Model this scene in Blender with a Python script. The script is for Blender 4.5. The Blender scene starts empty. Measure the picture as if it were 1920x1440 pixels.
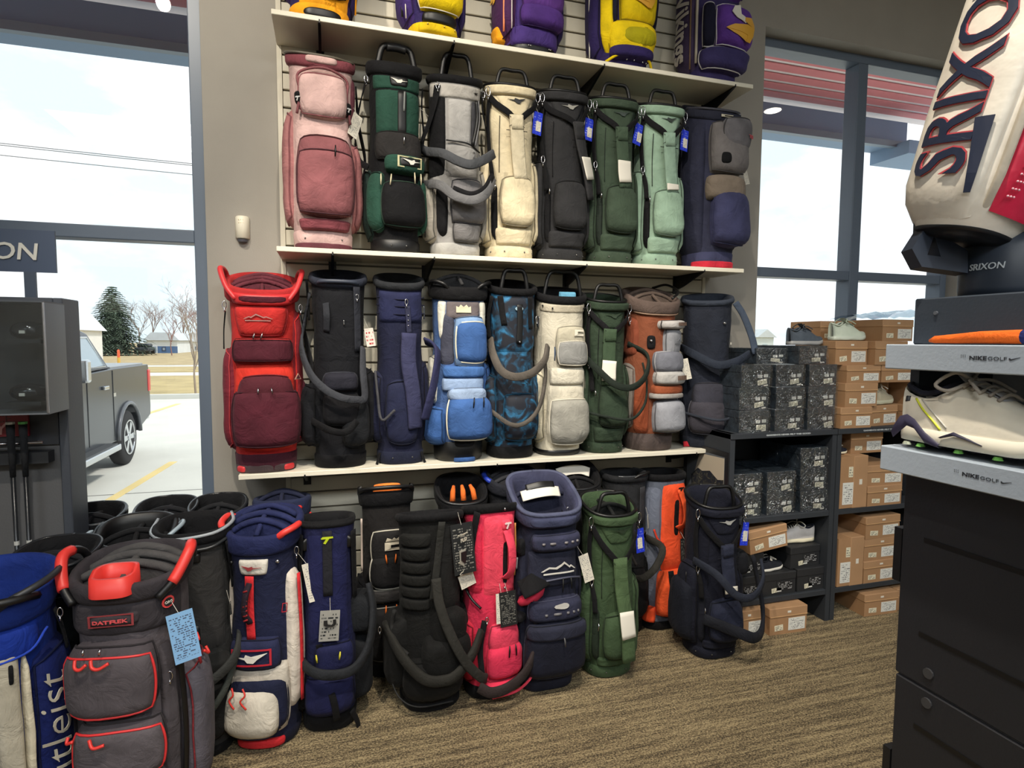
import bpy, bmesh, math, random
from mathutils import Vector, Matrix, noise
random.seed(7)
SC = bpy.context.scene
COL = SC.collection
R = math.radians

# ------------------------------------------------------------------ camera
CAM = Vector((0.0, -3.1, 1.577)); FPX = 1113.27
PITCH, YAW, ROLL = 0.07206, 0.29842, 0.005747
_F = Vector((math.sin(YAW)*math.cos(PITCH), math.cos(YAW)*math.cos(PITCH), -math.sin(PITCH)))
_R0 = _F.cross(Vector((0, 0, 1))).normalized(); _U0 = _R0.cross(_F)
_R = _R0*math.cos(ROLL)+_U0*math.sin(ROLL); _U = -_R0*math.sin(ROLL)+_U0*math.cos(ROLL)
cd = bpy.data.cameras.new('camera'); co = bpy.data.objects.new('camera', cd); COL.objects.link(co)
cd.sensor_fit = 'HORIZONTAL'; cd.sensor_width = 36; cd.lens = FPX*36/1920; cd.clip_start = .02; cd.clip_end = 600
co.matrix_world = Matrix(((_R.x, _U.x, -_F.x, CAM.x), (_R.y, _U.y, -_F.y, CAM.y), (_R.z, _U.z, -_F.z, CAM.z), (0, 0, 0, 1)))
SC.camera = co
def ray(u, v): return _F+_R*((u-960)/FPX)+_U*((720-v)/FPX)
def atY(u, v, y): d = ray(u, v); return CAM+d*((y-CAM.y)/d.y)
def atZ(u, v, z): d = ray(u, v); return CAM+d*((z-CAM.z)/d.z)
def atX(u, v, x): d = ray(u, v); return CAM+d*((x-CAM.x)/d.x)

# ------------------------------------------------------------------ view, sky, sun
vs = SC.view_settings; vs.view_transform = 'Standard'; vs.look = 'None'; vs.gamma = 1; vs.use_curve_mapping = False
vs.exposure = 0.0
SC.cycles.max_bounces = 7; SC.cycles.diffuse_bounces = 3; SC.cycles.glossy_bounces = 2; SC.cycles.transparent_max_bounces = 12
SC.cycles.adaptive_threshold = .03; SC.cycles.sample_clamp_indirect = 4.0; SC.cycles.caustics_reflective = False; SC.cycles.caustics_refractive = False
W = bpy.data.worlds.new('overcast_sky'); SC.world = W; W.use_nodes = True
nt = W.node_tree; N = nt.nodes; L = nt.links
bg = N['Background']; bg.inputs[1].default_value = 1.45
tc = N.new('ShaderNodeTexCoord'); mp = N.new('ShaderNodeMapping'); mp.inputs['Scale'].default_value = (2.2, 2.2, 5.5)
nz = N.new('ShaderNodeTexNoise'); nz.inputs['Scale'].default_value = 2.0; nz.inputs['Detail'].default_value = 5; nz.inputs['Roughness'].default_value = .55
rp = N.new('ShaderNodeValToRGB'); rp.color_ramp.elements[0].position = .42; rp.color_ramp.elements[0].color = (.70, .84, .90, 1)
rp.color_ramp.elements[1].position = .60; rp.color_ramp.elements[1].color = (.97, .985, 1.0, 1)
L.new(tc.outputs['Generated'], mp.inputs[0]); L.new(mp.outputs[0], nz.inputs['Vector']); L.new(nz.outputs[0], rp.inputs[0]); L.new(rp.outputs[0], bg.inputs[0])
sd = bpy.data.lights.new('sun', 'SUN'); sd.energy = 2.6; sd.angle = R(6); sd.color = (1, .96, .88)
so = bpy.data.objects.new('sun', sd); COL.objects.link(so); so.rotation_euler = (R(38), 0, R(62)); so.location = (20, -10, 30)

# ------------------------------------------------------------------ materials
def lin(c):
    c = c/255.0
    return c/12.92 if c <= .04045 else ((c+.055)/1.055)**2.4
_M = {}
def mat(rgb, rough=.8, kind='plain', metal=0.0, scale=1.0, emit=0.0, alpha=None, var=.18):
    key = (tuple(rgb), rough, kind, metal, scale, emit, alpha, var)
    if key in _M: return _M[key]
    m = bpy.data.materials.new('%s_%d_%d_%d' % ((kind,)+tuple(int(x) for x in rgb))); m.use_nodes = True
    nt = m.node_tree; n = nt.nodes; l = nt.links; p = n['Principled BSDF']
    c = tuple(lin(x) for x in rgb)+(1,)
    p.inputs['Base Color'].default_value = c; p.inputs['Roughness'].default_value = rough; p.inputs['Metallic'].default_value = metal
    if emit: p.inputs['Emission Color'].default_value = c; p.inputs['Emission Strength'].default_value = emit
    if kind in ('fabric', 'leather', 'paint', 'card', 'foam', 'camo', 'wrap', 'stone', 'grass'):
        t = n.new('ShaderNodeTexCoord')
        nz = n.new('ShaderNodeTexNoise'); nz.inputs['Detail'].default_value = 4
        nz.inputs['Scale'].default_value = {'fabric': 14, 'leather': 9, 'paint': 4, 'card': 8, 'foam': 10, 'camo': 17, 'wrap': 26, 'stone': 1.3, 'grass': 1.1}[kind]*scale
        l.new(t.outputs['Object'], nz.inputs['Vector'])
        rr = n.new('ShaderNodeValToRGB'); e = rr.color_ramp.elements
        e[0].position = .3; e[1].position = .7
        e[0].color = tuple(x*(1-var) for x in c[:3])+(1,); e[1].color = tuple(min(1, x*(1+var)) for x in c[:3])+(1,)
        l.new(nz.outputs[0], rr.inputs[0]); l.new(rr.outputs[0], p.inputs['Base Color'])
        b = n.new('ShaderNodeBump'); f = n.new('ShaderNodeTexNoise'); f.inputs['Detail'].default_value = 2
        l.new(t.outputs['Object'], f.inputs['Vector'])
        if kind == 'fabric':
            f.inputs['Scale'].default_value = 13; f.inputs['Detail'].default_value = 5; f.inputs['Roughness'].default_value = .6; f.inputs['Distortion'].default_value = 1.1; b.inputs['Strength'].default_value = .45; b.inputs['Distance'].default_value = .022
            w = n.new('ShaderNodeTexNoise'); w.inputs['Scale'].default_value = 620; l.new(t.outputs['Object'], w.inputs['Vector'])
            b2 = n.new('ShaderNodeBump'); b2.inputs['Strength'].default_value = .3; b2.inputs['Distance'].default_value = .001
            l.new(w.outputs[0], b2.inputs['Height']); l.new(b.outputs[0], b2.inputs['Normal']); l.new(f.outputs[0], b.inputs['Height']); l.new(b2.outputs[0], p.inputs['Normal'])
            p.inputs['Specular IOR Level'].default_value = .22; p.inputs['Sheen Weight'].default_value = .02; p.inputs['Sheen Roughness'].default_value = .5
        elif kind == 'wrap':
            f.inputs['Scale'].default_value = 22; f.inputs['Distortion'].default_value = 2.2; f.inputs['Detail'].default_value = 3
            b.inputs['Strength'].default_value = .9; b.inputs['Distance'].default_value = .02
            p.inputs['Coat Weight'].default_value = 1; p.inputs['Coat Roughness'].default_value = .08; l.new(f.outputs[0], b.inputs['Height']); l.new(b.outputs[0], p.inputs['Coat Normal'])
        elif kind == 'camo':
            nz.inputs['Distortion'].default_value = 1.2; e[0].position = .46; e[1].position = .72
            e[0].color = (.004, .006, .014, 1); x = e.new(.58); x.color = tuple(v*.35 for v in c[:3])+(1,)
        else:
            f.inputs['Scale'].default_value = {'leather': 45, 'paint': 160, 'card': 90, 'foam': 300, 'stone': 30, 'grass': 90}[kind]
            b.inputs['Strength'].default_value = .12 if kind != 'leather' else .3; b.inputs['Distance'].default_value = .004
            l.new(f.outputs[0], b.inputs['Height']); l.new(b.outputs[0], p.inputs['Normal'])
    m['rgb'] = [float(x) for x in rgb]; _M[key] = m
    return m
def fab(*rgb, **k): return mat(rgb, k.pop('rough', .82), 'fabric', **k)
def lea(*rgb, **k): return mat(rgb, k.pop('rough', .5), 'leather', **k)
def pla(*rgb, **k): return mat(rgb, k.pop('rough', .45), 'plain', **k)
BLACK = fab(15, 15, 18); BLACKP = pla(12, 12, 14); CHROME = mat((200, 200, 205), .22, 'plain', 1.0); GREYP = pla(70, 72, 75)
WHITE = pla(225, 220, 208, rough=.6); LINING = fab(9, 9, 11); RIVET = mat((120, 120, 118), .3, 'plain', 1.0)
def glassmat(name, tint=(1, 1, 1), refl=.06, rough=0.0):
    m = bpy.data.materials.new(name); m.use_nodes = True; nt = m.node_tree; n = nt.nodes; l = nt.links; n.clear()
    o = n.new('ShaderNodeOutputMaterial'); mx = n.new('ShaderNodeMixShader'); t = n.new('ShaderNodeBsdfTransparent'); g = n.new('ShaderNodeBsdfGlossy')
    t.inputs[0].default_value = tuple(tint)+(1,); g.inputs['Roughness'].default_value = rough; mx.inputs[0].default_value = refl
    l.new(t.outputs[0], mx.inputs[1]); l.new(g.outputs[0], mx.inputs[2]); l.new(mx.outputs[0], o.inputs[0]); return m
GLASS = glassmat('window_glass'); CASEGLASS = glassmat('case_glass', (.8, .84, .86), .10)
def printmat(name, bgc, inkc, rows=9.0, fill=.5, seed=0.0):
    """flat print: rows of small dark word-like bars on a label, in generated coordinates"""
    m = bpy.data.materials.new(name); m.use_nodes = True; nt = m.node_tree; n = nt.nodes; l = nt.links; p = n['Principled BSDF']; p.inputs['Roughness'].default_value = .55
    t = n.new('ShaderNodeTexCoord'); s = n.new('ShaderNodeSeparateXYZ'); l.new(t.outputs['UV'], s.inputs[0])
    def mth(op, a, b=None, v=None):
        q = n.new('ShaderNodeMath'); q.operation = op; l.new(a, q.inputs[0])
        if b is not None: l.new(b, q.inputs[1])
        if v is not None: q.inputs[1].default_value = v
        return q.outputs[0]
    r = mth('MULTIPLY', s.outputs['Y'], v=rows); fr = mth('FRACT', r); line = mth('GREATER_THAN', fr, v=.5)
    mpn = n.new('ShaderNodeMapping'); mpn.inputs['Scale'].default_value = (22, rows, 1); mpn.inputs['Location'].default_value = (seed, 0, 0)
    l.new(t.outputs['UV'], mpn.inputs[0]); vo = n.new('ShaderNodeTexWhiteNoise'); vo.noise_dimensions = '2D'
    fl = n.new('ShaderNodeVectorMath'); fl.operation = 'FLOOR'; l.new(mpn.outputs[0], fl.inputs[0]); l.new(fl.outputs[0], vo.inputs['Vector'])
    w = mth('LESS_THAN', vo.outputs['Value'], v=fill)
    a = mth('MULTIPLY', line, w)
    for ax in ('X', 'Y'):
        a = mth('MULTIPLY', a, mth('GREATER_THAN', s.outputs[ax], v=.08)); a = mth('MULTIPLY', a, mth('LESS_THAN', s.outputs[ax], v=.92))
    mx = n.new('ShaderNodeMix'); mx.data_type = 'RGBA'; mx.inputs[6].default_value = tuple(lin(x) for x in bgc)+(1,); mx.inputs[7].default_value = tuple(lin(x) for x in inkc)+(1,)
    l.new(a, mx.inputs[0]); l.new(mx.outputs[2], p.inputs['Base Color']); return m
LABELW = printmat('print_white_label', (222, 222, 216), (118, 118, 118), 10, .42)
LABELY = printmat('print_price_label', (226, 220, 196), (60, 58, 52), 4, .4, 3)
TAGW = printmat('print_white_tag', (220, 214, 200), (150, 148, 144), 16, .4, 5)
TAGK = printmat('print_black_tag', (24, 26, 28), (120, 118, 112), 20, .5, 2)
TAGBLUE = printmat('print_blue_tag', (22, 50, 200), (150, 160, 215), 9, .22, 8)
TAGSKY = printmat('print_sky_tag', (128, 172, 214), (70, 84, 110), 22, .5, 4)
TAGGREY = printmat('print_grey_tag', (150, 148, 142), (30, 32, 36), 9, .4, 6)

# ------------------------------------------------------------------ mesh helpers
def link(name, verts, faces, m, parent=None, smooth=True, uv=None, mats=None, fm=None):
    me = bpy.data.meshes.new(name); me.from_pydata([tuple(v) for v in verts], [], faces)
    if mats:
        for q in mats: me.materials.append(q)
        me.polygons.foreach_set('material_index', fm)
    else: me.materials.append(m)
    if smooth: me.polygons.foreach_set('use_smooth', [True]*len(me.polygons))
    if uv:
        ul = me.uv_layers.new(name='UVMap')
        for lp in me.loops: ul.data[lp.index].uv = uv[lp.vertex_index]
    me.update()
    o = bpy.data.objects.new(name, me); COL.objects.link(o)
    if parent is not None: o.parent = parent
    return o
def tag(o, label, cat, group=None):
    o['label'] = label; o['category'] = cat
    if group: o['group'] = group
    return o
def struct(o): o['kind'] = 'structure'; return o
def thing(name, label, cat, loc=(0, 0, 0), rz=0.0, group=None, rx=0.0, ry=0.0):
    o = bpy.data.objects.new(name, None); o.empty_display_size = .05; COL.objects.link(o); o.location = loc; o.rotation_euler = (rx, ry, rz)
    return tag(o, label, cat, group)
BOXF = [(0, 3, 2, 1), (4, 5, 6, 7), (0, 1, 5, 4), (1, 2, 6, 5), (2, 3, 7, 6), (3, 0, 4, 7)]
def boxv(x0, x1, y0, y1, z0, z1): return [(x0, y0, z0), (x1, y0, z0), (x1, y1, z0), (x0, y1, z0), (x0, y0, z1), (x1, y0, z1), (x1, y1, z1), (x0, y1, z1)]
class MB:
    """collects shapes for ONE part"""
    def __init__(s): s.v = []; s.f = []; s.uv = []
    def add(s, v, f, uv=None):
        k = len(s.v); s.v += [tuple(q) for q in v]; s.f += [tuple(i+k for i in q) for q in f]; return s
    def box(s, x0, x1, y0, y1, z0, z1): return s.add(boxv(min(x0, x1), max(x0, x1), min(y0, y1), max(y0, y1), min(z0, z1), max(z0, z1)), BOXF)
    def tube(s, pts, r, n=6, closed=False, cap=True):
        pts = [Vector(p) for p in pts]; m = len(pts); v = []; f = []
        rr = r if isinstance(r, (list, tuple)) else [r]*m
        up = None
        for i, p in enumerate(pts):
            a = pts[(i-1) % m] if (closed or i > 0) else p; b = pts[(i+1) % m] if (closed or i < m-1) else p
            t = (b-a).normalized() if (b-a).length > 1e-9 else Vector((0, 0, 1))
            if up is None: up = Vector((0, 0, 1)) if abs(t.z) < .9 else Vector((1, 0, 0))
            sx = t.cross(up)
            if sx.length < 1e-6: sx = t.orthogonal()
            sx.normalize(); up = sx.cross(t).normalized()
            for k in range(n):
                a_ = 2*math.pi*k/n; v.append(p+sx*(rr[i]*math.cos(a_))+up*(rr[i]*math.sin(a_)))
        for i in range(m if closed else m-1):
            for k in range(n):
                j = (i+1) % m; f.append((i*n+k, i*n+(k+1) % n, j*n+(k+1) % n, j*n+k))
        if cap and not closed: f.append(tuple(range(n-1, -1, -1))); f.append(tuple((m-1)*n+k for k in range(n)))
        return s.add(v, f)
    def prism(s, poly, h, o=Vector((0, 0, 0)), ax=Vector((1, 0, 0)), ay=Vector((0, 0, 1)), an=Vector((0, -1, 0))):
        m = len(poly); o = Vector(o); v = [o+ax*p[0]+ay*p[1] for p in poly]+[o+ax*p[0]+ay*p[1]+an*h for p in poly]
        return s.add(v, [tuple(range(m-1, -1, -1)), tuple(range(m, 2*m))]+[(i, (i+1) % m, m+(i+1) % m, m+i) for i in range(m)])
    def lathe(s, prof, c=(0, 0, 0), n=20, ax='z'):
        v = []; f = []; m = len(prof)
        for (r, h) in prof:
            for k in range(n):
                a = 2*math.pi*k/n; q = (r*math.cos(a), r*math.sin(a), h)
                if ax == 'x': q = (q[2], q[0], q[1])
                if ax == 'y': q = (q[0], q[2], q[1])
                v.append((c[0]+q[0], c[1]+q[1], c[2]+q[2]))
        for i in range(m-1):
            for k in range(n): f.append((i*n+k, i*n+(k+1) % n, (i+1)*n+(k+1) % n, (i+1)*n+k))
        f.append(tuple(range(n-1, -1, -1))); f.append(tuple((m-1)*n+k for k in range(n)))
        return s.add(v, f)
    def sphere(s, c, r, n=8, m=5):
        return s.lathe([(max(1e-4, r*math.sin(math.pi*i/m)), -r*math.cos(math.pi*i/m)) for i in range(m+1)], c, n)
    def build(s, name, m, parent=None, smooth=False): return link(name, s.v, s.f, m, parent, smooth)
def bevel(o, w=.004, seg=2):
    md = o.modifiers.new('bevel', 'BEVEL'); md.width = w; md.segments = seg; md.limit_method = 'ANGLE'; return o
def catmull(pts, n=6, closed=False):
    P = [Vector(p) for p in pts]; out = []; m = len(P)
    for i in range(m if closed else m-1):
        p0 = P[(i-1) % m] if closed or i > 0 else P[i]*2-P[i+1]; p1 = P[i]; p2 = P[(i+1) % m]; p3 = P[(i+2) % m] if closed or i+2 < m else P[i+1]*2-P[i]
        for k in range(n):
            t = k/n; out.append(.5*((2*p1)+(p2-p0)*t+(2*p0-5*p1+4*p2-p3)*t*t+(3*p1-p0-3*p2+p3)*t**3))
    if not closed: out.append(P[-1])
    return out
_T = {}
def text_mesh(body, ext=.02, shear=0.0, bold=0.0):
    k = (body, ext, shear, bold)
    if k in _T: return _T[k]
    c = bpy.data.curves.new('lettering', 'FONT'); c.body = body; c.extrude = ext; c.shear = shear; c.offset = bold; c.align_x = 'CENTER'; c.align_y = 'CENTER'; c.resolution_u = 3
    o = bpy.data.objects.new('lettering', c); COL.objects.link(o)
    dg = bpy.context.evaluated_depsgraph_get(); me = bpy.data.meshes.new_from_object(o.evaluated_get(dg))
    v = [tuple(q.co) for q in me.vertices]; f = [tuple(p.vertices) for p in me.polygons]
    bpy.data.objects.remove(o); bpy.data.curves.remove(c); bpy.data.meshes.remove(me)
    x0 = min(q[0] for q in v); x1 = max(q[0] for q in v); y0 = min(q[1] for q in v); y1 = max(q[1] for q in v)
    cx = (x0+x1)/2; cy = (y0+y1)/2; w = x1-x0
    v = [((q[0]-cx)/w, (q[1]-cy)/w, q[2]) for q in v]; _T[k] = (v, f, (y1-y0)/w)
    return _T[k]
def text_on(name, body, width, o, ax, ay, m, parent=None, depth=.003, shear=0.0, bold=0.0, yscale=1.0):
    """lettering with real depth standing on a flat surface"""
    v, f, _ = text_mesh(body, .02, shear, bold); o = Vector(o); ax = Vector(ax).normalized(); ay = Vector(ay).normalized(); an = ax.cross(ay)
    return link(name, [o+ax*(q[0]*width)+ay*(q[1]*width*yscale)+an*(depth*(q[2]/.02*.5+.5)) for q in v], f, m, parent, False)
def poly_mesh(polys):
    v = []; f = []
    for p in polys:
        k = len(v); m = len(p); v += [(a, b, -1.0) for a, b in p]+[(a, b, 1.0) for a, b in p]
        f += [tuple(k+i for i in range(m-1, -1, -1)), tuple(k+m+i for i in range(m))]+[(k+i, k+(i+1) % m, k+m+(i+1) % m, k+m+i) for i in range(m)]
    return v, f
# emblem outlines (width about 1, centred)
RUN = [[(-.5, .05), (-.14, .03), (-.10, .17), (.06, .08), (.5, .22), (.20, -.05), (.11, -.24), (-.04, -.21), (-.12, -.06)]]
TM = [[(-.5, .28), (-.34, .46), (.46, .46), (.5, .24), (.16, .24), (-.10, -.46), (-.28, -.34), (-.06, .20), (-.42, .18)]]
PEAK = [[(-.5, -.12), (-.26, .06), (-.18, .02), (0, .24), (.2, .02), (.27, .07), (.5, -.12), (.44, -.12), (.27, .0), (.2, -.05), (0, .15), (-.17, -.06), (-.26, -.01), (-.42, -.12)], [(-.42, -.2), (.42, -.2), (.42, -.26), (-.42, -.26)]]
CSQ = [[(-.5, .4), (.5, .4), (.5, .16), (-.2, .16), (-.2, -.16), (.5, -.16), (.5, -.4), (-.5, -.4)]]
CROWN = [[(-.5, -.5), (.5, -.5), (.5, .22), (.3, .1), (.16, .4), (0, .14), (-.16, .4), (-.3, .1), (-.5, .22)]]
FRAME = [[(-.5, -.33), (.5, -.33), (.5, -.27), (-.5, -.27)], [(-.5, .27), (.5, .27), (.5, .33), (-.5, .33)], [(-.5, -.27), (-.44, -.27), (-.44, .27), (-.5, .27)], [(.44, -.27), (.5, -.27), (.5, .27), (.44, .27)]]
HORN = [[(-.30, .55), (-.18, .62), (-.16, .30), (.08, .18), (-.02, .02), (-.26, .14), (-.36, .34)]]
HELM = [[(-.04, .22), (.22, .30), (.40, .10), (.42, -.06), (.1, .02), (-.05, .08)]]
BRAID = [[(.06, .0), (.40, -.04), (.36, -.30), (.18, -.62), (.04, -.62), (.08, -.36), (-.50, -.26), (-.30, -.10)]]
SWOOSH = [[(-.5, .02), (-.44, -.12), (-.30, -.16), (.5, .18), (-.2, -.02), (-.34, -.02), (-.42, .08)]]

# ------------------------------------------------------------------ the room
def carpet():
    m = bpy.data.materials.new('carpet'); m.use_nodes = True; nt = m.node_tree; n = nt.nodes; l = nt.links; p = n['Principled BSDF']; p.inputs['Roughness'].default_value = .95
    t = n.new('ShaderNodeTexCoord')
    def noi(sc, detail, x, y, rough=.6):
        mpn = n.new('ShaderNodeMapping'); mpn.inputs['Scale'].default_value = (x, y, 1); l.new(t.outputs['Object'], mpn.inputs[0])
        q = n.new('ShaderNodeTexNoise'); q.inputs['Scale'].default_value = sc; q.inputs['Detail'].default_value = detail; q.inputs['Roughness'].default_value = rough; l.new(mpn.outputs[0], q.inputs['Vector']); return q.outputs[0]
    a = noi(1, 4, 1.8, 34, .65); b = noi(1, 4, 24, 70, .7); c = noi(1, 2, 125, 150, .8)
    r1 = n.new('ShaderNodeValToRGB'); e = r1.color_ramp.elements; e[0].position = .26; e[0].color = tuple(lin(x) for x in (74, 64, 48))+(1,); e[1].position = .74; e[1].color = tuple(lin(x) for x in (190, 170, 130))+(1,)
    x = e.new(.48); x.color = tuple(lin(q) for q in (132, 115, 86))+(1,)
    mx = n.new('ShaderNodeMath'); mx.operation = 'ADD'; mx.inputs[1].default_value = 0
    m1 = n.new('ShaderNodeMath'); m1.operation = 'MULTIPLY_ADD'; l.new(b, m1.inputs[0]); m1.inputs[1].default_value = .6; l.new(a, m1.inputs[2])
    m2 = n.new('ShaderNodeMath'); m2.operation = 'MULTIPLY_ADD'; l.new(c, m2.inputs[0]); m2.inputs[1].default_value = 1.7; l.new(m1.outputs[0], m2.inputs[2])
    l.new(m2.outputs[0], mx.inputs[0]); mx.inputs[1].default_value = -1.15
    l.new(mx.outputs[0], r1.inputs[0]); l.new(r1.outputs[0], p.inputs['Base Color'])
    bm = n.new('ShaderNodeBump'); bm.inputs['Strength'].default_value = .8; bm.inputs['Distance'].default_value = .010; l.new(m2.outputs[0], bm.inputs['Height']); l.new(bm.outputs[0], p.inputs['Normal'])
    return m
X0, X1, Y1, ZC = -4.2, 6.2, -7.0, 4.25
WALL = mat((158, 153, 144), .8, 'paint', var=.04); WALLD = mat((122, 120, 114), .85, 'paint', var=.04)
FRAMEM = pla(98, 110, 126, rough=.4)
struct(link('floor', boxv(X0, X1, Y1, .12, -.1, 0), BOXF, carpet(), None, False))
struct(link('ceiling', boxv(X0, X1, Y1, .12, ZC, ZC+.1), BOXF, mat((150, 148, 144), .9, 'paint', var=.03), None, False))
struct(link('wall_left', boxv(X0-.15, X0, Y1, .12, 0, ZC), BOXF, WALL, None, False))
struct(link('wall_right', boxv(X1, X1+.15, Y1, .12, 0, ZC), BOXF, WALL, None, False))
struct(link('wall_back', boxv(X0, X1, Y1-.15, Y1, 0, ZC), BOXF, WALL, None, False))
WL0, WL1, WLZ0, WLZ1 = -3.9, -.539, .10, 3.46        # left window opening
WR0, WR1, WRZ0, WRZ1 = 2.534, 4.24, .90, 3.47        # right window opening
T = .24
w = MB()
w.box(X0, WL0, 0, T, 0, ZC).box(WL1, WR0, 0, T, 0, ZC).box(WR1, X1, 0, T, 0, ZC)
w.box(WL0, WL1, 0, T, 0, WLZ0).box(WL0, WL1, 0, T, WLZ1, ZC).box(WR0, WR1, 0, T, 0, WRZ0).box(WR0, WR1, 0, T, WRZ1, ZC)
struct(w.build('wall_front', WALL))
def window(name, x0, x1, z0, z1, vs_, hs, fw=.055, y=.07, d=.11):
    root = bpy.data.objects.new(name, None); COL.objects.link(root); root.location = (x0, y, z0); struct(root)
    ww = x1-x0; hh = z1-z0
    for k, (a, b, c, e) in enumerate([(0, fw, 0, hh), (ww-fw, ww, 0, hh), (0, ww, 0, fw), (0, ww, hh-fw, hh)]):
        bevel(MB().box(a, b, 0, d, c, e).build('window_frame', FRAMEM, root))
    xs = [0]+[q-x0 for q in vs_]+[ww]; zs = [0]+[q-z0 for q in hs]+[hh]
    for q in xs[1:-1]: bevel(MB().box(q-.04, q+.04, 0, d, fw, hh-fw).build('window_mullion', FRAMEM, root))
    for q in zs[1:-1]: bevel(MB().box(fw, ww-fw, .005, d-.005, q-.03, q+.03).build('window_transom', FRAMEM, root))
    for i in range(len(xs)-1):
        for j in range(len(zs)-1):
            MB().box(xs[i]+.02, xs[i+1]-.02, d*.5-.004, d*.5+.004, zs[j]+.02, zs[j+1]-.02).build('pane', GLASS, root)
    return root
window('window_1', WL0, WL1, WLZ0, WLZ1, [-2.25], [2.055], y=.02)
window('window_2', WR0, WR1, WRZ0, WRZ1, [3.40], [2.03], y=.10)
# slatwall: every slat is a piece
SL = mat((214, 208, 190), .55, 'paint', var=.03)
sw = thing('slatwall', 'cream slatwall panelling behind the three white shelves', 'slatwall', (-.214, 0, 0))
SWW = 2.36; p_ = .0805
nsl = 47
proto = None
for i in range(nsl):
    z = .10+i*p_
    if proto is None:
        proto = bevel(link('slat', boxv(.022, SWW-.02, -.02, -.006, 0, p_-.009), BOXF, SL, sw, False), .0025, 1); proto.location.z = z
    else:
        o = proto.copy(); COL.objects.link(o); o.parent = sw; o.location.z = z
MB().box(.0, SWW, -.006, .0, .06, .10+nsl*p_).build('backing', mat((120, 114, 102), .7, 'paint', var=.03), sw)
MB().box(.0, .022, -.026, -.006, .06, .10+nsl*p_).build('end_trim', SL, sw)
MB().box(SWW-.02, SWW, -.026, -.006, .06, .10+nsl*p_).build('end_trim', SL, sw)
struct(MB().box(WL1, WR0, -.008, 0, 0, .10).build('baseboard_front', pla(40, 40, 42)))
# white shelves on knife brackets
def shelf(label, x0, x1, z, bx):
    t = thing('wall_shelf', label, 'shelf', (x0, 0, z), 0, 'long white shelves on the slatwall')
    bevel(MB().box(0, x1-x0, -.302, -.022, -.022, 0).build('shelf_board', mat((228, 222, 204), .5, 'paint', var=.02), t), .002, 1)
    for b in bx:
        m = MB(); m.prism([(-.021, -.001), (-.29, -.001), (-.29, -.006), (-.10, -.066), (-.021, -.085)], .012, (b-x0, 0, -.022), Vector((0, 1, 0)), Vector((0, 0, 1)), Vector((1, 0, 0)))
        m.box(b-x0-.012, b-x0+.024, -.024, -.020, -.125, -.022); m.box(b-x0+.003, b-x0+.009, -.304, -.29, -.028, -.014)
        m.build('bracket', BLACKP, t)
SHX = lambda u, v: atY(u, v, -.30).x
shelf('topmost white shelf, carrying the purple and yellow bags', -.2125, 2.22, 2.972, [SHX(596, 38), SHX(849, 72), SHX(1131, 115), SHX(1377, 157)])
shelf('middle white shelf, its left end holding the dusty pink bag', -.2125, 2.20, 1.983, [SHX(621, 471), SHX(812, 480), SHX(1098, 497), SHX(1319, 507)])
shelf('lowest white shelf, its left end holding the bright red bag', -.389, 2.05, .985, [SHX(569, 892), SHX(930, 868), SHX(1304, 849)])
# wall sensor
s = thing('wall_sensor', 'small white motion sensor on the wall beside the left window', 'sensor', (atY(455, 428, 0).x, 0, 2.102))
m = MB(); vv = []
for i, (zz, sc) in enumerate([(-.052, .8), (-.048, 1), (.048, 1), (.053, .85)]):
    for k in range(13):
        a = math.pi*k/12; vv.append((-.031*sc*math.cos(a), -.034*sc*math.sin(a)-.001, zz))
ff = [(i*13+k, i*13+k+1, (i+1)*13+k+1, (i+1)*13+k) for i in range(3) for k in range(12)]+[tuple(range(12, -1, -1)), tuple(39+k for k in range(13))]
m.add(vv, ff); m.build('housing', pla(232, 226, 206, rough=.5), s, True)
for i in range(2):
    for j in range(3): MB().sphere((-.012+j*.009, -.0345+abs(j-1)*.001, .02+i*.014), .0022).build('lens_dot', pla(250, 230, 190), s)
MB().lathe([(.024, -.056), (.020, -.066), (.008, -.070)], (0, -.012, 0), 14).build('lens', pla(90, 92, 100, rough=.3), s)

# ------------------------------------------------------------------ lamps of the shop, plus added fill panels
def spot(label, loc, target, watts, size=52, col=(1, .91, .77)):
    t = thing('track_lamp', label, 'lamp', (loc[0], loc[1], ZC), 0, 'track lamps on the ceiling')
    MB().box(-.02, .02, -.08, .08, -.03, 0).build('mount', pla(30, 30, 32), t); MB().tube([(0, 0, -.03), (0, 0, -.10)], .008).build('stem', pla(30, 30, 32), t)
    d = (Vector(target)-Vector(loc)).normalized(); c = Vector(loc)-Vector((loc[0], loc[1], ZC))
    MB().tube([c-d*.12, c-d*.10, c+d*.02], [.03, .045, .05], 14).build('head', pla(30, 30, 32), t, True)
    ld = bpy.data.lights.new('lamp_beam', 'SPOT'); ld.energy = watts; ld.spot_size = R(size); ld.spot_blend = .55; ld.color = col; ld.shadow_soft_size = .045
    lo = bpy.data.objects.new('lamp_beam', ld); COL.objects.link(lo); lo.parent = t; lo.location = c+d*.05
    lo.rotation_euler = d.to_track_quat('-Z', 'Y').to_euler()
spot('ceiling track lamp aimed at the left of the slatwall', (-1.15, -1.9, ZC-.18), (.2, 0, 2.2), 185, 66)
spot('ceiling track lamp aimed at the middle of the slatwall', (.25, -2.3, ZC-.18), (1.0, 0, 2.0), 150, 60)
spot('ceiling track lamp aimed at the bags on the floor', (-.5, -2.6, ZC-.18), (.35, -.6, .2), 250, 62)
spot('ceiling track lamp aimed at the carpet in the aisle', (.55, -2.55, ZC-.18), (1.5, -1.0, .0), 300, 70)
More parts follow.
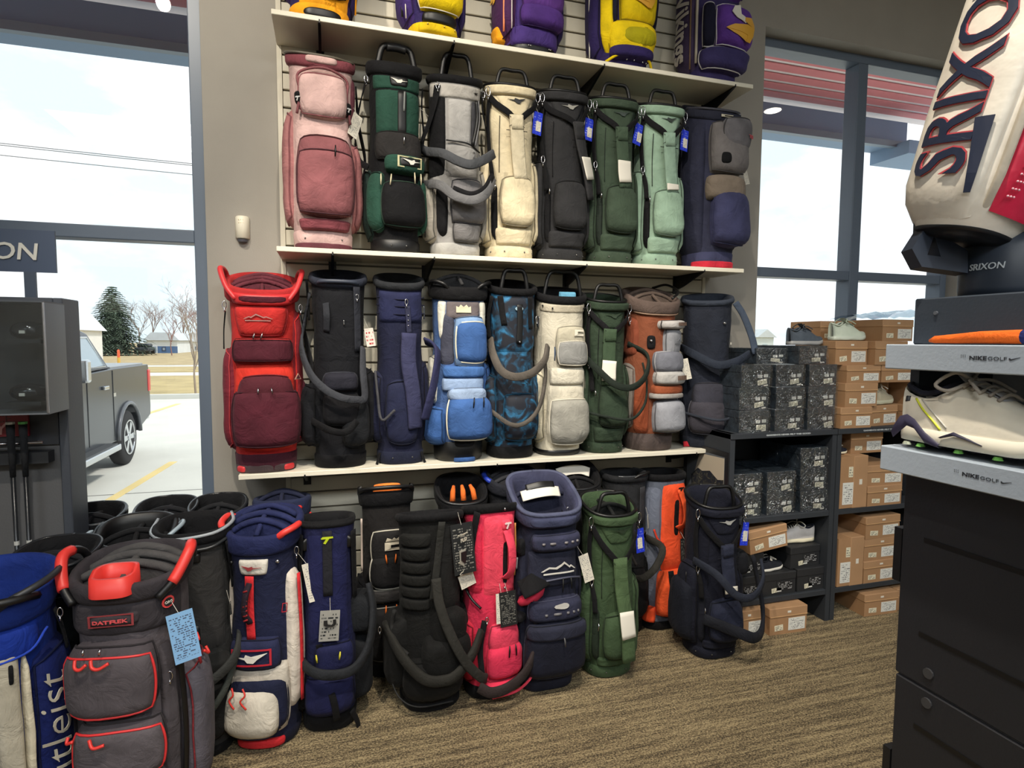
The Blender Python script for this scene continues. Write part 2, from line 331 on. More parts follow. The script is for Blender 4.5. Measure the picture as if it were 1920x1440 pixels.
def panel(label, x, y, w_=1.8, d_=1.2, watts=120):  # unseen panels added behind the camera for cool, daylight-like fill
    t = thing('fill_panel', label, 'added fill light', (x, y, ZC), 0, 'added fill light panels')
    MB().box(-w_/2-.03, w_/2+.03, -d_/2-.03, d_/2+.03, -.03, 0).build('frame', pla(210, 210, 205), t)
    MB().box(-w_/2, w_/2, -d_/2, d_/2, -.034, -.028).build('diffuser', mat((255, 246, 230), .6, 'plain', emit=1.6), t)
    ld = bpy.data.lights.new('fill_light', 'AREA'); ld.energy = watts; ld.shape = 'RECTANGLE'; ld.size = w_; ld.size_y = d_; ld.color = (.90, .96, 1)
    lo = bpy.data.objects.new('fill_light', ld); COL.objects.link(lo); lo.parent = t; lo.location = (0, 0, -.04)
panel('added fill light panel behind the camera on the left', -2.2, -5.7); panel('added fill light panel behind the camera in the middle', .8, -5.7); panel('added fill light panel behind the camera on the right', 3.8, -5.7)
# the downlight whose reflection hangs in the right window
q = atZ(1450, 205, ZC); t = thing('downlight', 'round recessed downlight mirrored in the right window', 'downlight', (q.x, -q.y+.3, ZC))
MB().lathe([(.10, -.012), (.115, -.006), (.115, 0)], (0, 0, 0), 24).build('trim_ring', pla(220, 220, 215), t); MB().lathe([(.085, -.016), (.09, -.012)], (0, 0, 0), 24).build('diffuser', mat((255, 244, 225), .6, 'plain', emit=28.0), t)

# ------------------------------------------------------------------ golf bags
def refine(mesh, lim):
    bm = bmesh.new(); vs_ = [bm.verts.new(q) for q in mesh[0]]
    for f in mesh[1]:
        try: bm.faces.new([vs_[i] for i in f])
        except ValueError: pass
    bmesh.ops.triangulate(bm, faces=bm.faces[:])
    for _ in range(5):
        es = [e for e in bm.edges if (e.verts[0].co.xy-e.verts[1].co.xy).length > lim]
        if not es: break
        bmesh.ops.subdivide_edges(bm, edges=es, cuts=1); bmesh.ops.triangulate(bm, faces=[f for f in bm.faces if len(f.verts) > 3])
    bm.verts.index_update(); out = ([tuple(q.co) for q in bm.verts], [tuple(q.index for q in f.verts) for f in bm.faces]); bm.free(); return out
def sm(x): x = max(0, min(1, x)); return x*x*(3-2*x)
class Bag:
    STAND = [(0, .93, .93, 0), (.10, .93, .93, 0), (.16, 1.0, 1.0, 0), (.45, .98, .97, 0), (.62, .93, .92, 0), (.88, .95, .95, 0), (1, 1.0, 1.0, 0)]
    CART = [(0, .90, .90, 0), (.11, .92, .92, 0), (.15, 1.0, 1.0, 0), (.5, .99, .99, 0), (.68, .95, .95, 0), (.88, .97, .97, 0), (1, 1.02, 1.02, 0)]
    def __init__(s, label, x, y, z, H=.88, a=.125, b=.12, rot=0, lean=0, side=0, n=2.5, slant=.035, prof=None, wr=.006, group=None, name='golf_bag'):
        s.H, s.a, s.b, s.n, s.slant, s.prof, s.wr = H, a, b, n, slant, prof or Bag.STAND, wr
        s.seed = (x*17.3+y*5.1+z*3.7)*3
        if group is None: group = 'golf bags on the topmost shelf' if z > 2.5 else 'golf bags on the middle shelf' if z > 1.5 else 'golf bags on the lowest shelf' if z > .5 else 'golf bags standing on the carpet'
        s.root = thing(name, label, 'golf bag', (x, y, z), R(rot), group, R(lean), R(side))
    def ab(s, t):
        P = s.prof
        for i in range(len(P)-1):
            if t <= P[i+1][0] or i == len(P)-2:
                k = sm((t-P[i][0])/(P[i+1][0]-P[i][0])) if P[i+1][0] > P[i][0] else 0
                return s.a*(P[i][1]+(P[i+1][1]-P[i][1])*k), s.b*(P[i][2]+(P[i+1][2]-P[i][2])*k), P[i][3]+(P[i+1][3]-P[i][3])*k
    def P(s, th, t, off=0.0, wr=1.0):
        A, B, oy = s.ab(t); r = R(th); sn, cs = math.sin(r), math.cos(r); e = 2/s.n
        x = A*math.copysign(abs(sn)**e, sn); y = -B*math.copysign(abs(cs)**e, cs)+oy
        nv = Vector((sn*B, -cs*A, 0)).normalized()
        z = s.H*t+s.slant*(y/s.b)*sm((t-.72)/.28)
        off += noise.noise((x*11+s.seed, y*11, z*9))*s.wr*wr*(1-sm((t-.9)/.1))
        return Vector((x, y, z))+nv*off
    def grid(s, name, m, rows, nth=36, th0=-180, th1=180, parent=None, capb=False, capt=False):
        v = []; f = []; cl = (th1-th0) >= 360
        for (t, off) in rows:
            for k in range(nth): v.append(s.P(th0+(th1-th0)*k/(nth if cl else nth-1), t, off))
        for i in range(len(rows)-1):
            for k in range(nth if cl else nth-1): f.append((i*nth+k, i*nth+(k+1) % nth, (i+1)*nth+(k+1) % nth, (i+1)*nth+k))
        if capb: f.append(tuple(range(nth-1, -1, -1)))
        if capt: f.append(tuple((len(rows)-1)*nth+k for k in range(nth)))
        return link(name, v, f, m, parent or s.root)
    def body(s, m, base=None, cuff=None, tc=.93, tb=.07, lining=None, cth=.012, rivets=None, feet=None):
        s.grid('body', m, [(tb-.01+(tc+.01-(tb-.01))*i/22, 0) for i in range(23)])
        s.grid('base', base or m, [(0, -.010), (.004, -.001), (.012, .004), (tb-.008, .005), (tb, .0)], capb=True)
        s.cuffo = s.grid('cuff', cuff or m, [(tc, .0), (tc+.006, cth*.7), (tc+.02, cth), (.985, cth), (.998, cth*.6), (1.0, -.002), (.992, -.012), (.96, -.016), (.86, -.018)])
        s.grid('lining', lining or LINING, [(.87, -.017), (.62, -.03)], capt=True)
        if rivets is not None:
            for th in rivets: s.ball('rivet', RIVET, th, tb*.55, .006, .004)
        if feet is not None:
            for th in (-35, 35): s.pad('foot', feet, th-16, th+16, .0, .03, .012, rnd=.5, n=6)
    def ball(s, name, m, th, t, off, r, parent=None):
        return MB().sphere(s.P(th, t, off), r).build(name, m, parent or s.root, True)
    def pad(s, name, m, th0, th1, t0, t1, h, rnd=.55, top=1.0, bot=1.0, sag=0.0, o=-.003, n=12, k=5, pipe=None, parent=None, pr=.0032, ps=.93):
        cth, hth, ct, ht = (th0+th1)/2, (th1-th0)/2, (t0+t1)/2, (t1-t0)/2
        def mp_(p, q, hh):
            x = p*math.sqrt(max(0, 1-rnd*q*q/2)); y = q*math.sqrt(max(0, 1-rnd*p*p/2))
            wd = bot+(top-bot)*(q*.5+.5)
            return s.P(cth+hth*x*wd, ct+ht*y, hh)
        def hp(p, q): return o+(h-o)*((1-abs(p)**k)*(1-abs(q)**k))**.5*(1+sag*(-q)*.5)
        v = []; f = []; w = n+1
        for j in range(w):
            q = -1+2*j/n
            q = math.copysign(abs(q)**.7, q)
            for i in range(w):
                p = -1+2*i/n; p = math.copysign(abs(p)**.7, p); v.append(mp_(p, q, hp(p, q)))
        for j in range(n):
            for i in range(n): f.append((j*w+i, j*w+i+1, (j+1)*w+i+1, (j+1)*w+i))
        ob = link(name, v, f, m, parent or s.root)
        if pipe is None and 'pocket' in name and h > .02 and 'rgb' in m: pipe = fab(*[int(x*.62) for x in m['rgb']])
        if pipe is not None:
            P = []
            for (p0, q0, p1, q1) in ((-1, -1, 1, -1), (1, -1, 1, 1), (1, 1, -1, 1), (-1, 1, -1, -1)):
                for i in range(8):
                    tt = i/8; p = (p0+(p1-p0)*tt)*ps; q = (q0+(q1-q0)*tt)*ps; P.append(mp_(p, q, hp(p, q)+.0005))
            MB().tube(P, pr, 5, True).build('piping', pipe, ob if parent is None else parent, True)
        return ob
    def arc(s, name, m, pts, r, off=.004, parent=None, n=6, seg=5):
        P = catmull([s.P(a, b, off if len(c) == 0 else c[0], .5) for (a, b, *c) in pts], n); return MB().tube(P, r, seg).build(name, m, parent or s.root, True)
    def pull(s, m, th, t, off, l=.035, parent=None, wd=.005):
        p = s.P(th, t, off); q = s.P(th+random.uniform(-2, 2), t-l/s.H, off+.004)
        return MB().tube([p, p*.55+q*.45+Vector((0, -.003, 0)), q], [wd*.5, wd*.8, wd*.55], 5).build('zipper_pull', m, parent or s.root, True)
    def ribbon(s, name, m, pts, wd, th=.006, parent=None, n=7, local=True, flat=None, taper=None):
        P = catmull(pts, n); v = []; f = []; M = len(P)
        for i, p in enumerate(P):
            t = (P[min(i+1, M-1)]-P[max(i-1, 0)]).normalized(); out = Vector(flat) if flat is not None else Vector((p.x, p.y-.0, 0))
            if out.length < 1e-4: out = Vector((0, -1, 0))
            out.normalize(); sd_ = t.cross(out)
            if sd_.length < 1e-4: sd_ = Vector((1, 0, 0))
            sd_.normalize(); nn = sd_.cross(t).normalized(); ww = wd*(taper(i/(M-1)) if taper else 1)
            for (a, b) in ((-1, -.4), (-.8, -1), (.8, -1), (1, -.4), (1, .4), (.8, 1), (-.8, 1), (-1, .4)): v.append(p+sd_*(a*ww/2)+nn*(b*th/2))
        for i in range(M-1):
            for k_ in range(8): f.append((i*8+k_, i*8+(k_+1) % 8, (i+1)*8+(k_+1) % 8, (i+1)*8+k_))
        f.append(tuple(range(7, -1, -1))); f.append(tuple((M-1)*8+k_ for k_ in range(8)))
        return link(name, v, f, m, parent or s.root)
    def strip(s, name, m, pts, wd, off=.006, th=.005, parent=None, n=6):
        return s.ribbon(name, m, [s.P(a, b, c[0] if c else off, .4) for (a, b, *c) in pts], wd, th, parent, n)
    def decal(s, mesh, m, th, t, size, off=.004, name='emblem', parent=None, rot=0.0, ys=1.0, flip=False):
        if size > .09: mesh = refine(mesh, .022/size)
        A = s.ab(t)[0]*1.05; v = []; c_, s_ = math.cos(R(rot)), math.sin(R(rot)); zm = max(abs(q[2]) for q in mesh[0]) or 1
        for (x, y, z) in mesh[0]:
            x, y = x*size*(-1 if flip else 1), y*size*ys; x, y = x*c_-y*s_, x*s_+y*c_
            v.append(s.P(th+math.degrees(x/A), t+y/s.H, off+.0012*z/zm))
        f = [tuple(reversed(q)) for q in mesh[1]] if flip else mesh[1]
        return link(name, v, f, m, parent or s.root, False)
    def logo(s, polys, *a, **k): return s.decal(poly_mesh(polys), *a, **k)
    def word(s, body, *a, bold=.0, shear=0.0, **k): k.setdefault('name', 'lettering'); return s.decal(text_mesh(body, .02, shear, bold), *a, **k)
    def loop_handle(s, m, up=.060, wx=.072, y=-.055, r=.0095, t=.96, grip=None):
        z = s.H*t; H = s.H
        P = catmull([(-wx*1.15, y, z-.02), (-wx*1.1, y-.004, z+up*.35), (-wx*.80, y-.004, H+up*.90), (0, y-.002, H+up), (wx*.80, y-.004, H+up*.90), (wx*1.1, y-.004, z+up*.35), (wx*1.15, y, z-.02)], 6)
        h = MB().tube(P, r, 7).build('handle', m, s.root, True)
        if grip: MB().tube(catmull([(-wx*.6, y-.004, H+up*.9), (0, y-.002, H+up), (wx*.6, y-.004, H+up*.9)], 6), r*1.35, 8).build('grip', grip, h, True)
        return h
    def rim_handle(s, m, th0, th1, off=.03, up=.02, r=.010, t=.985):
        n = 9; P = []
        for i in range(n):
            k = i/(n-1); e = math.sin(math.pi*k)**.5; P.append(s.P(th0+(th1-th0)*k, t, .004+off*e)+Vector((0, 0, up*e)))
        return MB().tube(catmull(P, 3), r, 7).build('handle', m, s.root, True)
    def corner_handle(s, m, sgn, m2=None):
        A = s.P(sgn*38, .93, .022); B_ = Vector((sgn*(s.a+.028), -s.b*.35, s.H+.035)); C_ = Vector((sgn*(s.a+.022), -s.b*.02, s.H+.045)); D_ = s.P(sgn*112, .97, .012)
        P = catmull([A, A*.5+B_*.5+Vector((sgn*.006, -.012, -.01)), B_, C_, C_*.5+D_*.5+Vector((0, .01, .012)), D_], 6)
        h = MB().tube(P, .012, 8).build('handle', m2 or m, s.root, True)
        if m2: MB().tube(P[5:19], .0165, 8).build('grip', m, h, True)
        return h
    def clip(s, th, t, off=.012, sz=.016):
        c = s.P(th, t, off); o = []
        for k in range(12): a = 2*math.pi*k/12; o.append(c+Vector((math.cos(a)*sz*.5, -.002, math.sin(a)*sz)))
        b = MB().tube(o, .0024, 5, True); b.tube([c+Vector((0, -.003, -sz)), c+Vector((0, -.003, -sz*1.9))], .0035, 5); return b.build('clip', CHROME, s.root, True)
    def tag(s, th, t, w_, h_, m, roll=0, off=.03, yaw=None, name='hang_tag'):
        c = s.P(th, t, off, 0); a = R(th if yaw is None else yaw); an = Vector((math.sin(a), -math.cos(a), .08)).normalized(); ax = Vector((0, 0, 1)).cross(an)*-1; ax.normalize(); ax = -ax if ax.dot(Vector((math.cos(a), math.sin(a), 0))) < 0 else ax
        ay = an.cross(ax)*-1; ay = ay if ay.z > 0 else -ay
        ax2 = ax*math.cos(R(roll))+ay*math.sin(R(roll)); ay2 = ay*math.cos(R(roll))-ax*math.sin(R(roll)); v = []
        for d in (0, .0012):
            for (i, j) in ((-.5, -1), (.5, -1), (.5, 0), (-.5, 0)): v.append(c+ax2*(i*w_)+ay2*(j*h_)+an*d)
        uv = [(0, 0), (1, 0), (1, 1), (0, 1)]*2
        o = link(name, v, BOXF, m, s.root, False, uv)
        MB().tube([c+ay2*-.006+an*.002, s.P(th, t+.05, .008, 0)], .0010, 4).build('tag_string', pla(190, 186, 176), o); return o
    def dividers(s, m, ys=(0,), arch=True, drop=.02, cross=True, th=.011):
        A, B, oy = s.ab(1.0)
        for y in ys:
            w = A*math.sqrt(max(0, 1-(y/B)**2))*.93; zt = s.H+s.slant*(y/s.b)-drop
            P = catmull([(-w, y, zt-.03), (-w*.6, y, zt-.004), (0, y, zt+(.012 if arch else 0)), (w*.6, y, zt-.004), (w, y, zt-.03)], 4)
            b = MB().tube(P, th, 6); b.add([p+Vector((0, e, 0)) for e in (-.004, .004) for p in P]+[Vector((p.x, p.y+e, s.H*.82)) for e in (-.004, .004) for p in P],
                [(k, k+1, 2*len(P)+k+1, 2*len(P)+k) for k in range(len(P)-1)]+[(len(P)+k+1, len(P)+k, 3*len(P)+k, 3*len(P)+k+1) for k in range(len(P)-1)]); b.build('divider', m, s.root, True)
        if cross:
            P = catmull([(0, -B*.85, s.H-s.slant*.85-drop-.02), (0, 0, s.H-drop+.004), (0, B*.85, s.H+s.slant*.85-drop-.02)], 5); MB().tube(P, th*.8, 6).build('divider', m, s.root, True)
    def legs(s, m=None):
        for sx in (-1, 1):
            MB().tube([s.P(sx*150, .86, .012), s.P(sx*150, .05, .014)], .006, 6).build('stand_leg', m or pla(60, 62, 66, metal=.6), s.root, True)
    def straploop(s, m, ths, t0, t1, wd=.05, th=.014, out=.04, n=8, name='shoulder_strap', sagx=0.0):
        """padded strap hanging in a U across the front between two angles"""
        a0, a1 = ths; tm = t1; P = []
        for k in range(9):
            e = k/8; drop = (4*e*(1-e)); th_ = a0+(a1-a0)*e; t = t0[0]+(t0[1]-t0[0])*e-(((t0[0]+t0[1])/2)-tm)*drop
            P.append(s.P(th_, t, .012+out*drop, 0))
        return s.ribbon(name, m, P, wd, th, None, 3)

def zipline(b, m, th, t0, t1, off, r=.003, parent=None):
    return b.arc('zipper', m, [(th, t0), (th+1, (t0+t1)/2), (th, t1)], r, off, parent)

# a carry bag with the centre harness pad (used for several colours)
def harness_bag(label, x, y, z, col, dark, H=.865, a=.122, b=.118, rot=0, sticker='mid', slantpad=0, tagth=62, tagroll=-8, logo=(30, 32, 34), handle=True, pocket=None, rest=None, lean=0, wtag=TAGBLUE, loop=False, colp=None, leftgusset=True, pad=(.80, .44), pk=(.165, .465), slant=.03, over=0.0):
    B = Bag(label, x, y, z, H, a, b, rot, lean, slant=slant)
    B.body(col, base=col, cuff=col, tc=.95, rivets=(-62, -20, 22, 60), cth=.006); B.arc('rim_band', BLACKP, [(q, .997) for q in range(-180, 181, 24)], .008, .002)
    B.pad('cuff_roll', col, -66, 66, .93, .99, .024, rnd=.25)
    B.pad('collar', col, -50, 50, .80, .935, .009, rnd=.1, top=1, bot=.30)
    B.logo(RUN, pla(*logo), 2, .90, .07, .013)
    if handle: B.loop_handle(BLACKP)
    for th in (-60, 60): B.clip(th, .945, .024, .022)
    s1 = slantpad; p0, p1 = pad; q = lambda k: p0+(p1-p0)*k
    B.strip('harness_strap', BLACK, [(-59, .915, .018), (-40, (.915+p0)/2+.01, .017), (-14+s1*.3, p0+.015, .019), (-4+s1*.4, p0-.02, .020)], .028)
    B.strip('harness_strap', BLACK, [(58, .915, .018), (42, (.915+p0)/2+.01, .017), (18+s1*.3, p0+.015, .019), (7+s1*.4, p0-.02, .020)], .028)
    B.strip('harness_strap', BLACK, [(-62, .915, .014), (-68, .80, .014), (-66, .68, .016), (-60, .57, .016)], .024)
    B.arc('seam', dark, [(-34, .80), (-36, .64), (-34, .48)], .002, .003)
    sp = B.strip('shoulder_pad', colp or col, [(s1*.4, q(0), .020), (1+s1*.6, q(.33), .022+over*.3), (3+s1*.8, q(.66), .024+over), (5+s1, q(1), .030+over)], .070, th=.016)
    B.strip('stitch_panel', colp or col, [(s1*.4, q(.005), .0300), (1+s1*.5, q(.24), .0310)], .060, th=.004, parent=sp, n=3); B.strip('stitch_seam', dark, [(-17+s1*.5, q(.26), .0300), (18+s1*.5, q(.26), .0305)], .003, th=.003, parent=sp, n=4)
    for e in (-1, 1): B.strip('stitch_seam', dark, [(-12*e+s1*.42, q(.03), .0325), (12*e+s1*.5, q(.21), .0335)], .0022, th=.0012, parent=sp, n=3)
    sy = {'mid': (.595, .47), 'low': (.485, .45), 'none': None, 'floor': (.43, .285)}[sticker]
    if sy:
        off = lambda t: .034+.008*(p0-t)/(p0-p1)+over*min(1, max(0, (p0-t)/(p0-p1)-.1)*1.7)
        k = lambda t: (p0-t)/(p0-p1)
        B.strip('sticker', WHITE, [(s1*(.4+.6*k(sy[0]))+4*k(sy[0]), sy[0], off(sy[0])), (s1*(.4+.6*k((sy[0]+sy[1])/2))+4*k(sy[0]), (sy[0]+sy[1])/2, off(sum(sy)/2)), (s1*(.4+.6*k(sy[1]))+4*k(sy[1]), sy[1], off(sy[1]))], .074, th=.008, parent=sp, n=3)
    pk_ = B.pad('pocket', pocket or col, -32, 40, pk[0], pk[1], .052, rnd=.6, sag=.25)
    B.pull(CHROME, -38, pk[1]-.05, .03, parent=pk_); B.pad('base_panel', col, -48, 48, .075, pk[0]+.01, .02, rnd=.2)
    sd_ = B.pad('side_pocket', col, -118, -56, .07, .60, .04, rnd=.3)
    if leftgusset: B.pad('gusset', dark, -57, -38, .10, .42, .014, rnd=.5)
    zipline(B, BLACKP, -80, .14, .54, .041, parent=sd_)
    B.strip('side_strap', BLACK, [(-62, .57, .016), (-50, .49, .022), (-46, .40, .026)], .024); B.clip(-58, .58, .024, .018)
    B.pad('side_pocket', col, 52, 112, .08, .58, .03, rnd=.35)
    B.pad('rear_panel', dark, 122, 236, .08, .9, .01, rnd=.3)
    if wtag: B.tag(tagth, .86, .05, .115, wtag, tagroll, .03, yaw=10); B.tag(tagth-2, .80, .028, .05, TAGW, tagroll, .033, yaw=10)
    B.legs()
    return B
ZA, ZB, ZC_ = 2.972, 1.983, .985
YS = -.162
# ---- topmost shelf
PUR = fab(62, 44, 108); PURD = fab(44, 34, 84); GOLD = fab(236, 160, 30); YEL = fab(226, 196, 18); NAVYK = fab(24, 24, 44)
def viking(b, th, t, size, off, rot=0):
    b.logo(HORN, pla(226, 222, 210), th, t, size, off); b.logo(HELM, pla(222, 168, 70), th, t, size, off+.001); b.logo(BRAID, pla(226, 170, 60), th, t, size, off+.001)
b = Bag('orange and navy bag at the left end of the topmost shelf', -.02, YS, ZA, .9, .135, .125, rot=8, prof=Bag.CART)
b.body(PURD, base=GOLD, cuff=NAVYK, tb=.075); b.pad('front_panel', GOLD, -50, 62, .055, .30, .012, rnd=.1)
b.pad('pocket', NAVYK, -42, 52, .09, .36, .045, rnd=.75); b.pad('pocket_face', GOLD, -24, 40, .12, .30, .052, rnd=.8, o=.03)
b.pad('base_opening', BLACKP, -38, 38, .004, .05, .010, rnd=.9); b.pad('side_pocket', PUR, -120, -54, .10, .7, .035); b.pad('side_pocket', PURD, 60, 120, .06, .7, .035); b.arc('piping', GOLD, [(66, .08), (70, .4), (68, .8)], .004, .036)
b.logo(FRAME, pla(150, 150, 160), 8, .105, .03, .047, name='badge'); b.pad('upper_pocket', GOLD, -44, 48, .42, .78, .04); b.rim_handle(BLACKP, -40, 40)

b = Bag('yellow and purple bag lettered with a maker name on the topmost shelf', .49, YS, ZA, .9, .128, .125, rot=6, prof=Bag.CART)
b.body(PURD, base=fab(214, 178, 20), cuff=NAVYK); p = b.pad('pocket', YEL, -40, 50, .11, .36, .05, rnd=.3, pipe=pla(210, 205, 190)); b.word('Wilson', pla(24, 22, 26), 6, .275, .085, .056, bold=.01, shear=.12)
b.pad('base_opening', BLACKP, -34, 44, .055, .115, .03, rnd=.6); b.pad('base_lip', fab(216, 182, 20), -44, 48, .01, .062, .03, rnd=.3)
for th in (-18, 6, 28): b.ball('rivet', pla(230, 210, 120, metal=.6), th, .045, .033, .004)
b.pad('side_pocket', PUR, -125, -46, .05, .75, .04); b.arc('piping', pla(205, 200, 190), [(-62, .08), (-64, .4), (-62, .72)], .003, .040); b.arc('zipper', BLACKP, [(-74, .1), (-76, .4), (-74, .7)], .005, .040)
b.pad('side_pocket', PURD, 54, 120, .05, .75, .035); b.pad('upper_pocket', YEL, -40, 50, .42, .8, .04); b.rim_handle(BLACKP, -40, 40)

b = Bag('plum purple bag with an orange stripe on the topmost shelf', .98, YS, ZA, .9, .14, .125, rot=4, prof=Bag.CART)
b.body(PUR, base=BLACKP, cuff=NAVYK, tb=.055); b.pad('pocket', fab(88, 52, 128), -34, 58, .19, .60, .055, rnd=.4); b.pad('lower_pocket', fab(70, 42, 112), -36, 56, .115, .235, .05, rnd=.5); b.pad('base_wrap', PUR, -70, 70, .035, .13, .02, rnd=.2)
b.pad('side_pocket', fab(70, 36, 78), -125, -42, .06, .8, .045); b.pad('side_patch', GOLD, -122, -78, .07, .16, .050, rnd=.3); b.arc('piping', pla(226, 128, 80), [(-66, .10), (-62, .35), (-58, .65)], .005, .046); b.arc('piping', pla(200, 190, 190), [(-48, .10), (-46, .35), (-44, .65)], .003, .046)
viking(b, -92, .32, .07, .049); b.pad('side_pocket', PURD, 62, 120, .06, .75, .035)
for th in (-16, -12, 22, 26): b.ball('rivet', CHROME, th, .03, .01, .004)
b.rim_handle(BLACKP, -40, 40)

b = Bag('bright yellow bag with a horned helmet emblem on the topmost shelf', 1.49, YS, ZA, .9, .14, .125, rot=-4, prof=Bag.CART)
b.body(PURD, base=PURD, cuff=NAVYK); b.pad('pocket', YEL, -22, 60, .22, .62, .055, rnd=.25); viking(b, 16, .37, .105, .062)
b.pad('lower_pocket', YEL, -46, 66, .06, .24, .05, rnd=.35); b.pad('pocket_arch', fab(170, 160, 20), -16, 46, .10, .2, .056, rnd=.7, o=.03); b.pad('base_wrap', PURD, -46, 60, .035, .105, .056, rnd=.5); b.arc('piping', YEL, [(-48, .02), (-20, .05), (8, .055), (36, .045), (56, .01)], .007, .035)
for th in (-6, 4, 22, 32): b.ball('rivet', CHROME, th, .028, .03, .004)
b.pad('side_panel', YEL, -60, -30, .08, .8, .05, rnd=.1); b.pad('side_stripe', NAVYK, -34, -24, .2, .8, .056, rnd=.1); b.pad('side_pocket', PURD, -130, -62, .05, .8, .045); b.arc('piping', pla(205, 200, 190), [(-88, .08), (-86, .4), (-88, .75)], .0035, .046); b.pad('side_stripe', NAVYK, 58, 68, .2, .8, .05, rnd=.1)
b.pad('side_pocket', PURD, 68, 125, .05, .8, .035); b.rim_handle(BLACKP, -40, 40)

b = Bag('dark purple bag with a framed helmet badge at the right end of the topmost shelf', 2.03, YS, ZA, .9, .15, .13, rot=2, prof=Bag.CART)
b.body(fab(58, 50, 92), base=fab(60, 52, 98), cuff=NAVYK); p = b.pad('pocket', fab(98, 60, 150), -24, 52, .165, .42, .085, rnd=.3, sag=.1, pipe=pla(220, 215, 215)); viking(b, 14, .29, .14, .090)
b.pad('pocket_side', NAVYK, -46, -20, .16, .43, .06, rnd=.4, pipe=pla(200, 196, 196)); b.pad('base_wrap', fab(60, 54, 100), -56, 60, .045, .17, .075, rnd=.5, pipe=pla(210, 206, 206)); b.pad('side_panel', fab(70, 58, 88), -132, -62, .06, .9, .03, rnd=.1)
b.word('Vikings', pla(198, 190, 180), -96, .33, .36, .034, rot=-90, bold=.02, ys=1.0); b.arc('piping', pla(110, 84, 60), [(-72, .07), (-70, .45), (-70, .85)], .005, .032); b.arc('piping', pla(190, 180, 165), [(-60, .10), (-58, .45), (-58, .85)], .008, .02)
b.pad('upper_pocket', fab(98, 60, 150), -30, 52, .46, .8, .05); b.rim_handle(BLACKP, -40, 40)

# ---- middle shelf
PINK = fab(198, 166, 162); ROSE = fab(128, 78, 82); ROSED = fab(98, 54, 64)
b = Bag('dusty pink cart bag with rose pockets at the left end of the middle shelf', -.018, YS, ZB, .875, .138, .125, rot=4, prof=Bag.CART, slant=.05)
b.body(PINK, base=PINK, cuff=fab(120, 62, 70), tc=.935, tb=.095, rivets=(-35, 30)); b.pad('base_foot', fab(96, 52, 60), -85, 85, .0, .032, .010, rnd=.1)
p = b.pad('pocket', PINK, -40, 42, .64, .90, .04, rnd=.5, pipe=ROSE, sag=.2); b.arc('piping', ROSE, [(-42, .66), (-34, .76), (-36, .88), (0, .93), (36, .88), (38, .76), (46, .64)], .006, .022)
b.pad('cuff_patch', PINK, -26, 22, .955, 1.0, .020, rnd=.5); b.pad('valve', BLACK, -48, -24, .70, .775, .03, rnd=.5); b.pad('valve', BLACK, 26, 50, .675, .75, .03, rnd=.5)
for th, t in ((-36, .725), (38, .70)): b.logo(TM, pla(190, 190, 190), th, t, .022, .034)
b.pad('seam_panel', PINK, -62, 64, .10, .62, .012, rnd=.15); p = b.pad('large_pocket', ROSE, -44, 50, .145, .57, .055, rnd=.4, sag=.25); q = b.pad('pocket_face', fab(134, 82, 86), -38, 44, .155, .49, .066, rnd=.35, o=.03, pipe=fab(70, 40, 46), pr=.0035)
b.pull(BLACKP, 10, .50, .068, .05, q); b.pad('lower_panel', fab(130, 68, 76), -48, 52, .09, .15, .03, rnd=.3); b.pad('side_pocket', fab(158, 106, 106), -125, -64, .11, .72, .035, pipe=ROSE); b.pad('side_pocket', fab(156, 102, 102), 60, 122, .10, .58, .04, pipe=ROSE); b.pad('side_panel', ROSED, 64, 118, .6, .92, .014)
b.tag(70, .71, .05, .115, TAGW, -22, .035, yaw=30); b.arc('rim_cord', pla(90, 84, 74), [(-120, .985), (-80, .995), (-40, 1.0), (10, 1.0), (60, .99)], .006, .013); b.strip('shoulder_strap', BLACK, [(88, .88, .02), (98, .7, .04), (94, .5, .06), (92, .35, .03)], .04)

GRN = fab(36, 70, 58); b = Bag('forest green and black stand bag with framed badge on the middle shelf', .312, YS, ZB, .885, .118, .115, rot=4)
b.body(BLACK, base=BLACKP, cuff=BLACK, rivets=(-14, 12)); b.pad('collar', GRN, -72, 76, .845, .925, .008, rnd=.1); b.pad('badge', BLACKP, -18, 20, .86, .925, .013, rnd=.3, bot=.8); b.logo(RUN, pla(220, 216, 205), 1, .893, .055, .016, flip=True)
b.pad('front_panel', GRN, -62, 66, .61, .845, .010, rnd=.05); b.pad('zipper_strip', BLACKP, -2, 14, .60, .845, .016, rnd=.1); b.strip('reflector', pla(120, 124, 122), [(8, .83, .018), (7, .72, .018)], .008); b.pad('mesh_pocket', fab(40, 38, 38), -56, 62, .47, .62, .024, rnd=.3); b.pull(CHROME, 6, .60, .028, .045)
b.loop_handle(BLACKP, .055, .074, -.06, .014, grip=pla(34, 34, 36)); b.pad('flap', GRN, -30, 56, .40, .50, .05, rnd=.6); b.logo(FRAME, pla(200, 192, 150), 14, .455, .075, .054, name='badge_frame'); b.pad('badge', BLACKP, -2, 30, .432, .478, .054, rnd=.1, o=.045); b.logo(RUN, pla(225, 222, 212), 14, .455, .058, .059, flip=True)
p = b.pad('pocket', BLACK, -34, 52, .12, .37, .062, rnd=.5, sag=.2, pipe=fab(44, 62, 52)); b.pad('pocket_wing', GRN, -74, -26, .10, .42, .04); b.pad('pocket_wing', GRN, 50, 74, .10, .40, .04)
for th in (-28, -12, 18, 30): b.pull(pla(200, 190, 160), th, .385+.02*(th > 0), .055, .05)
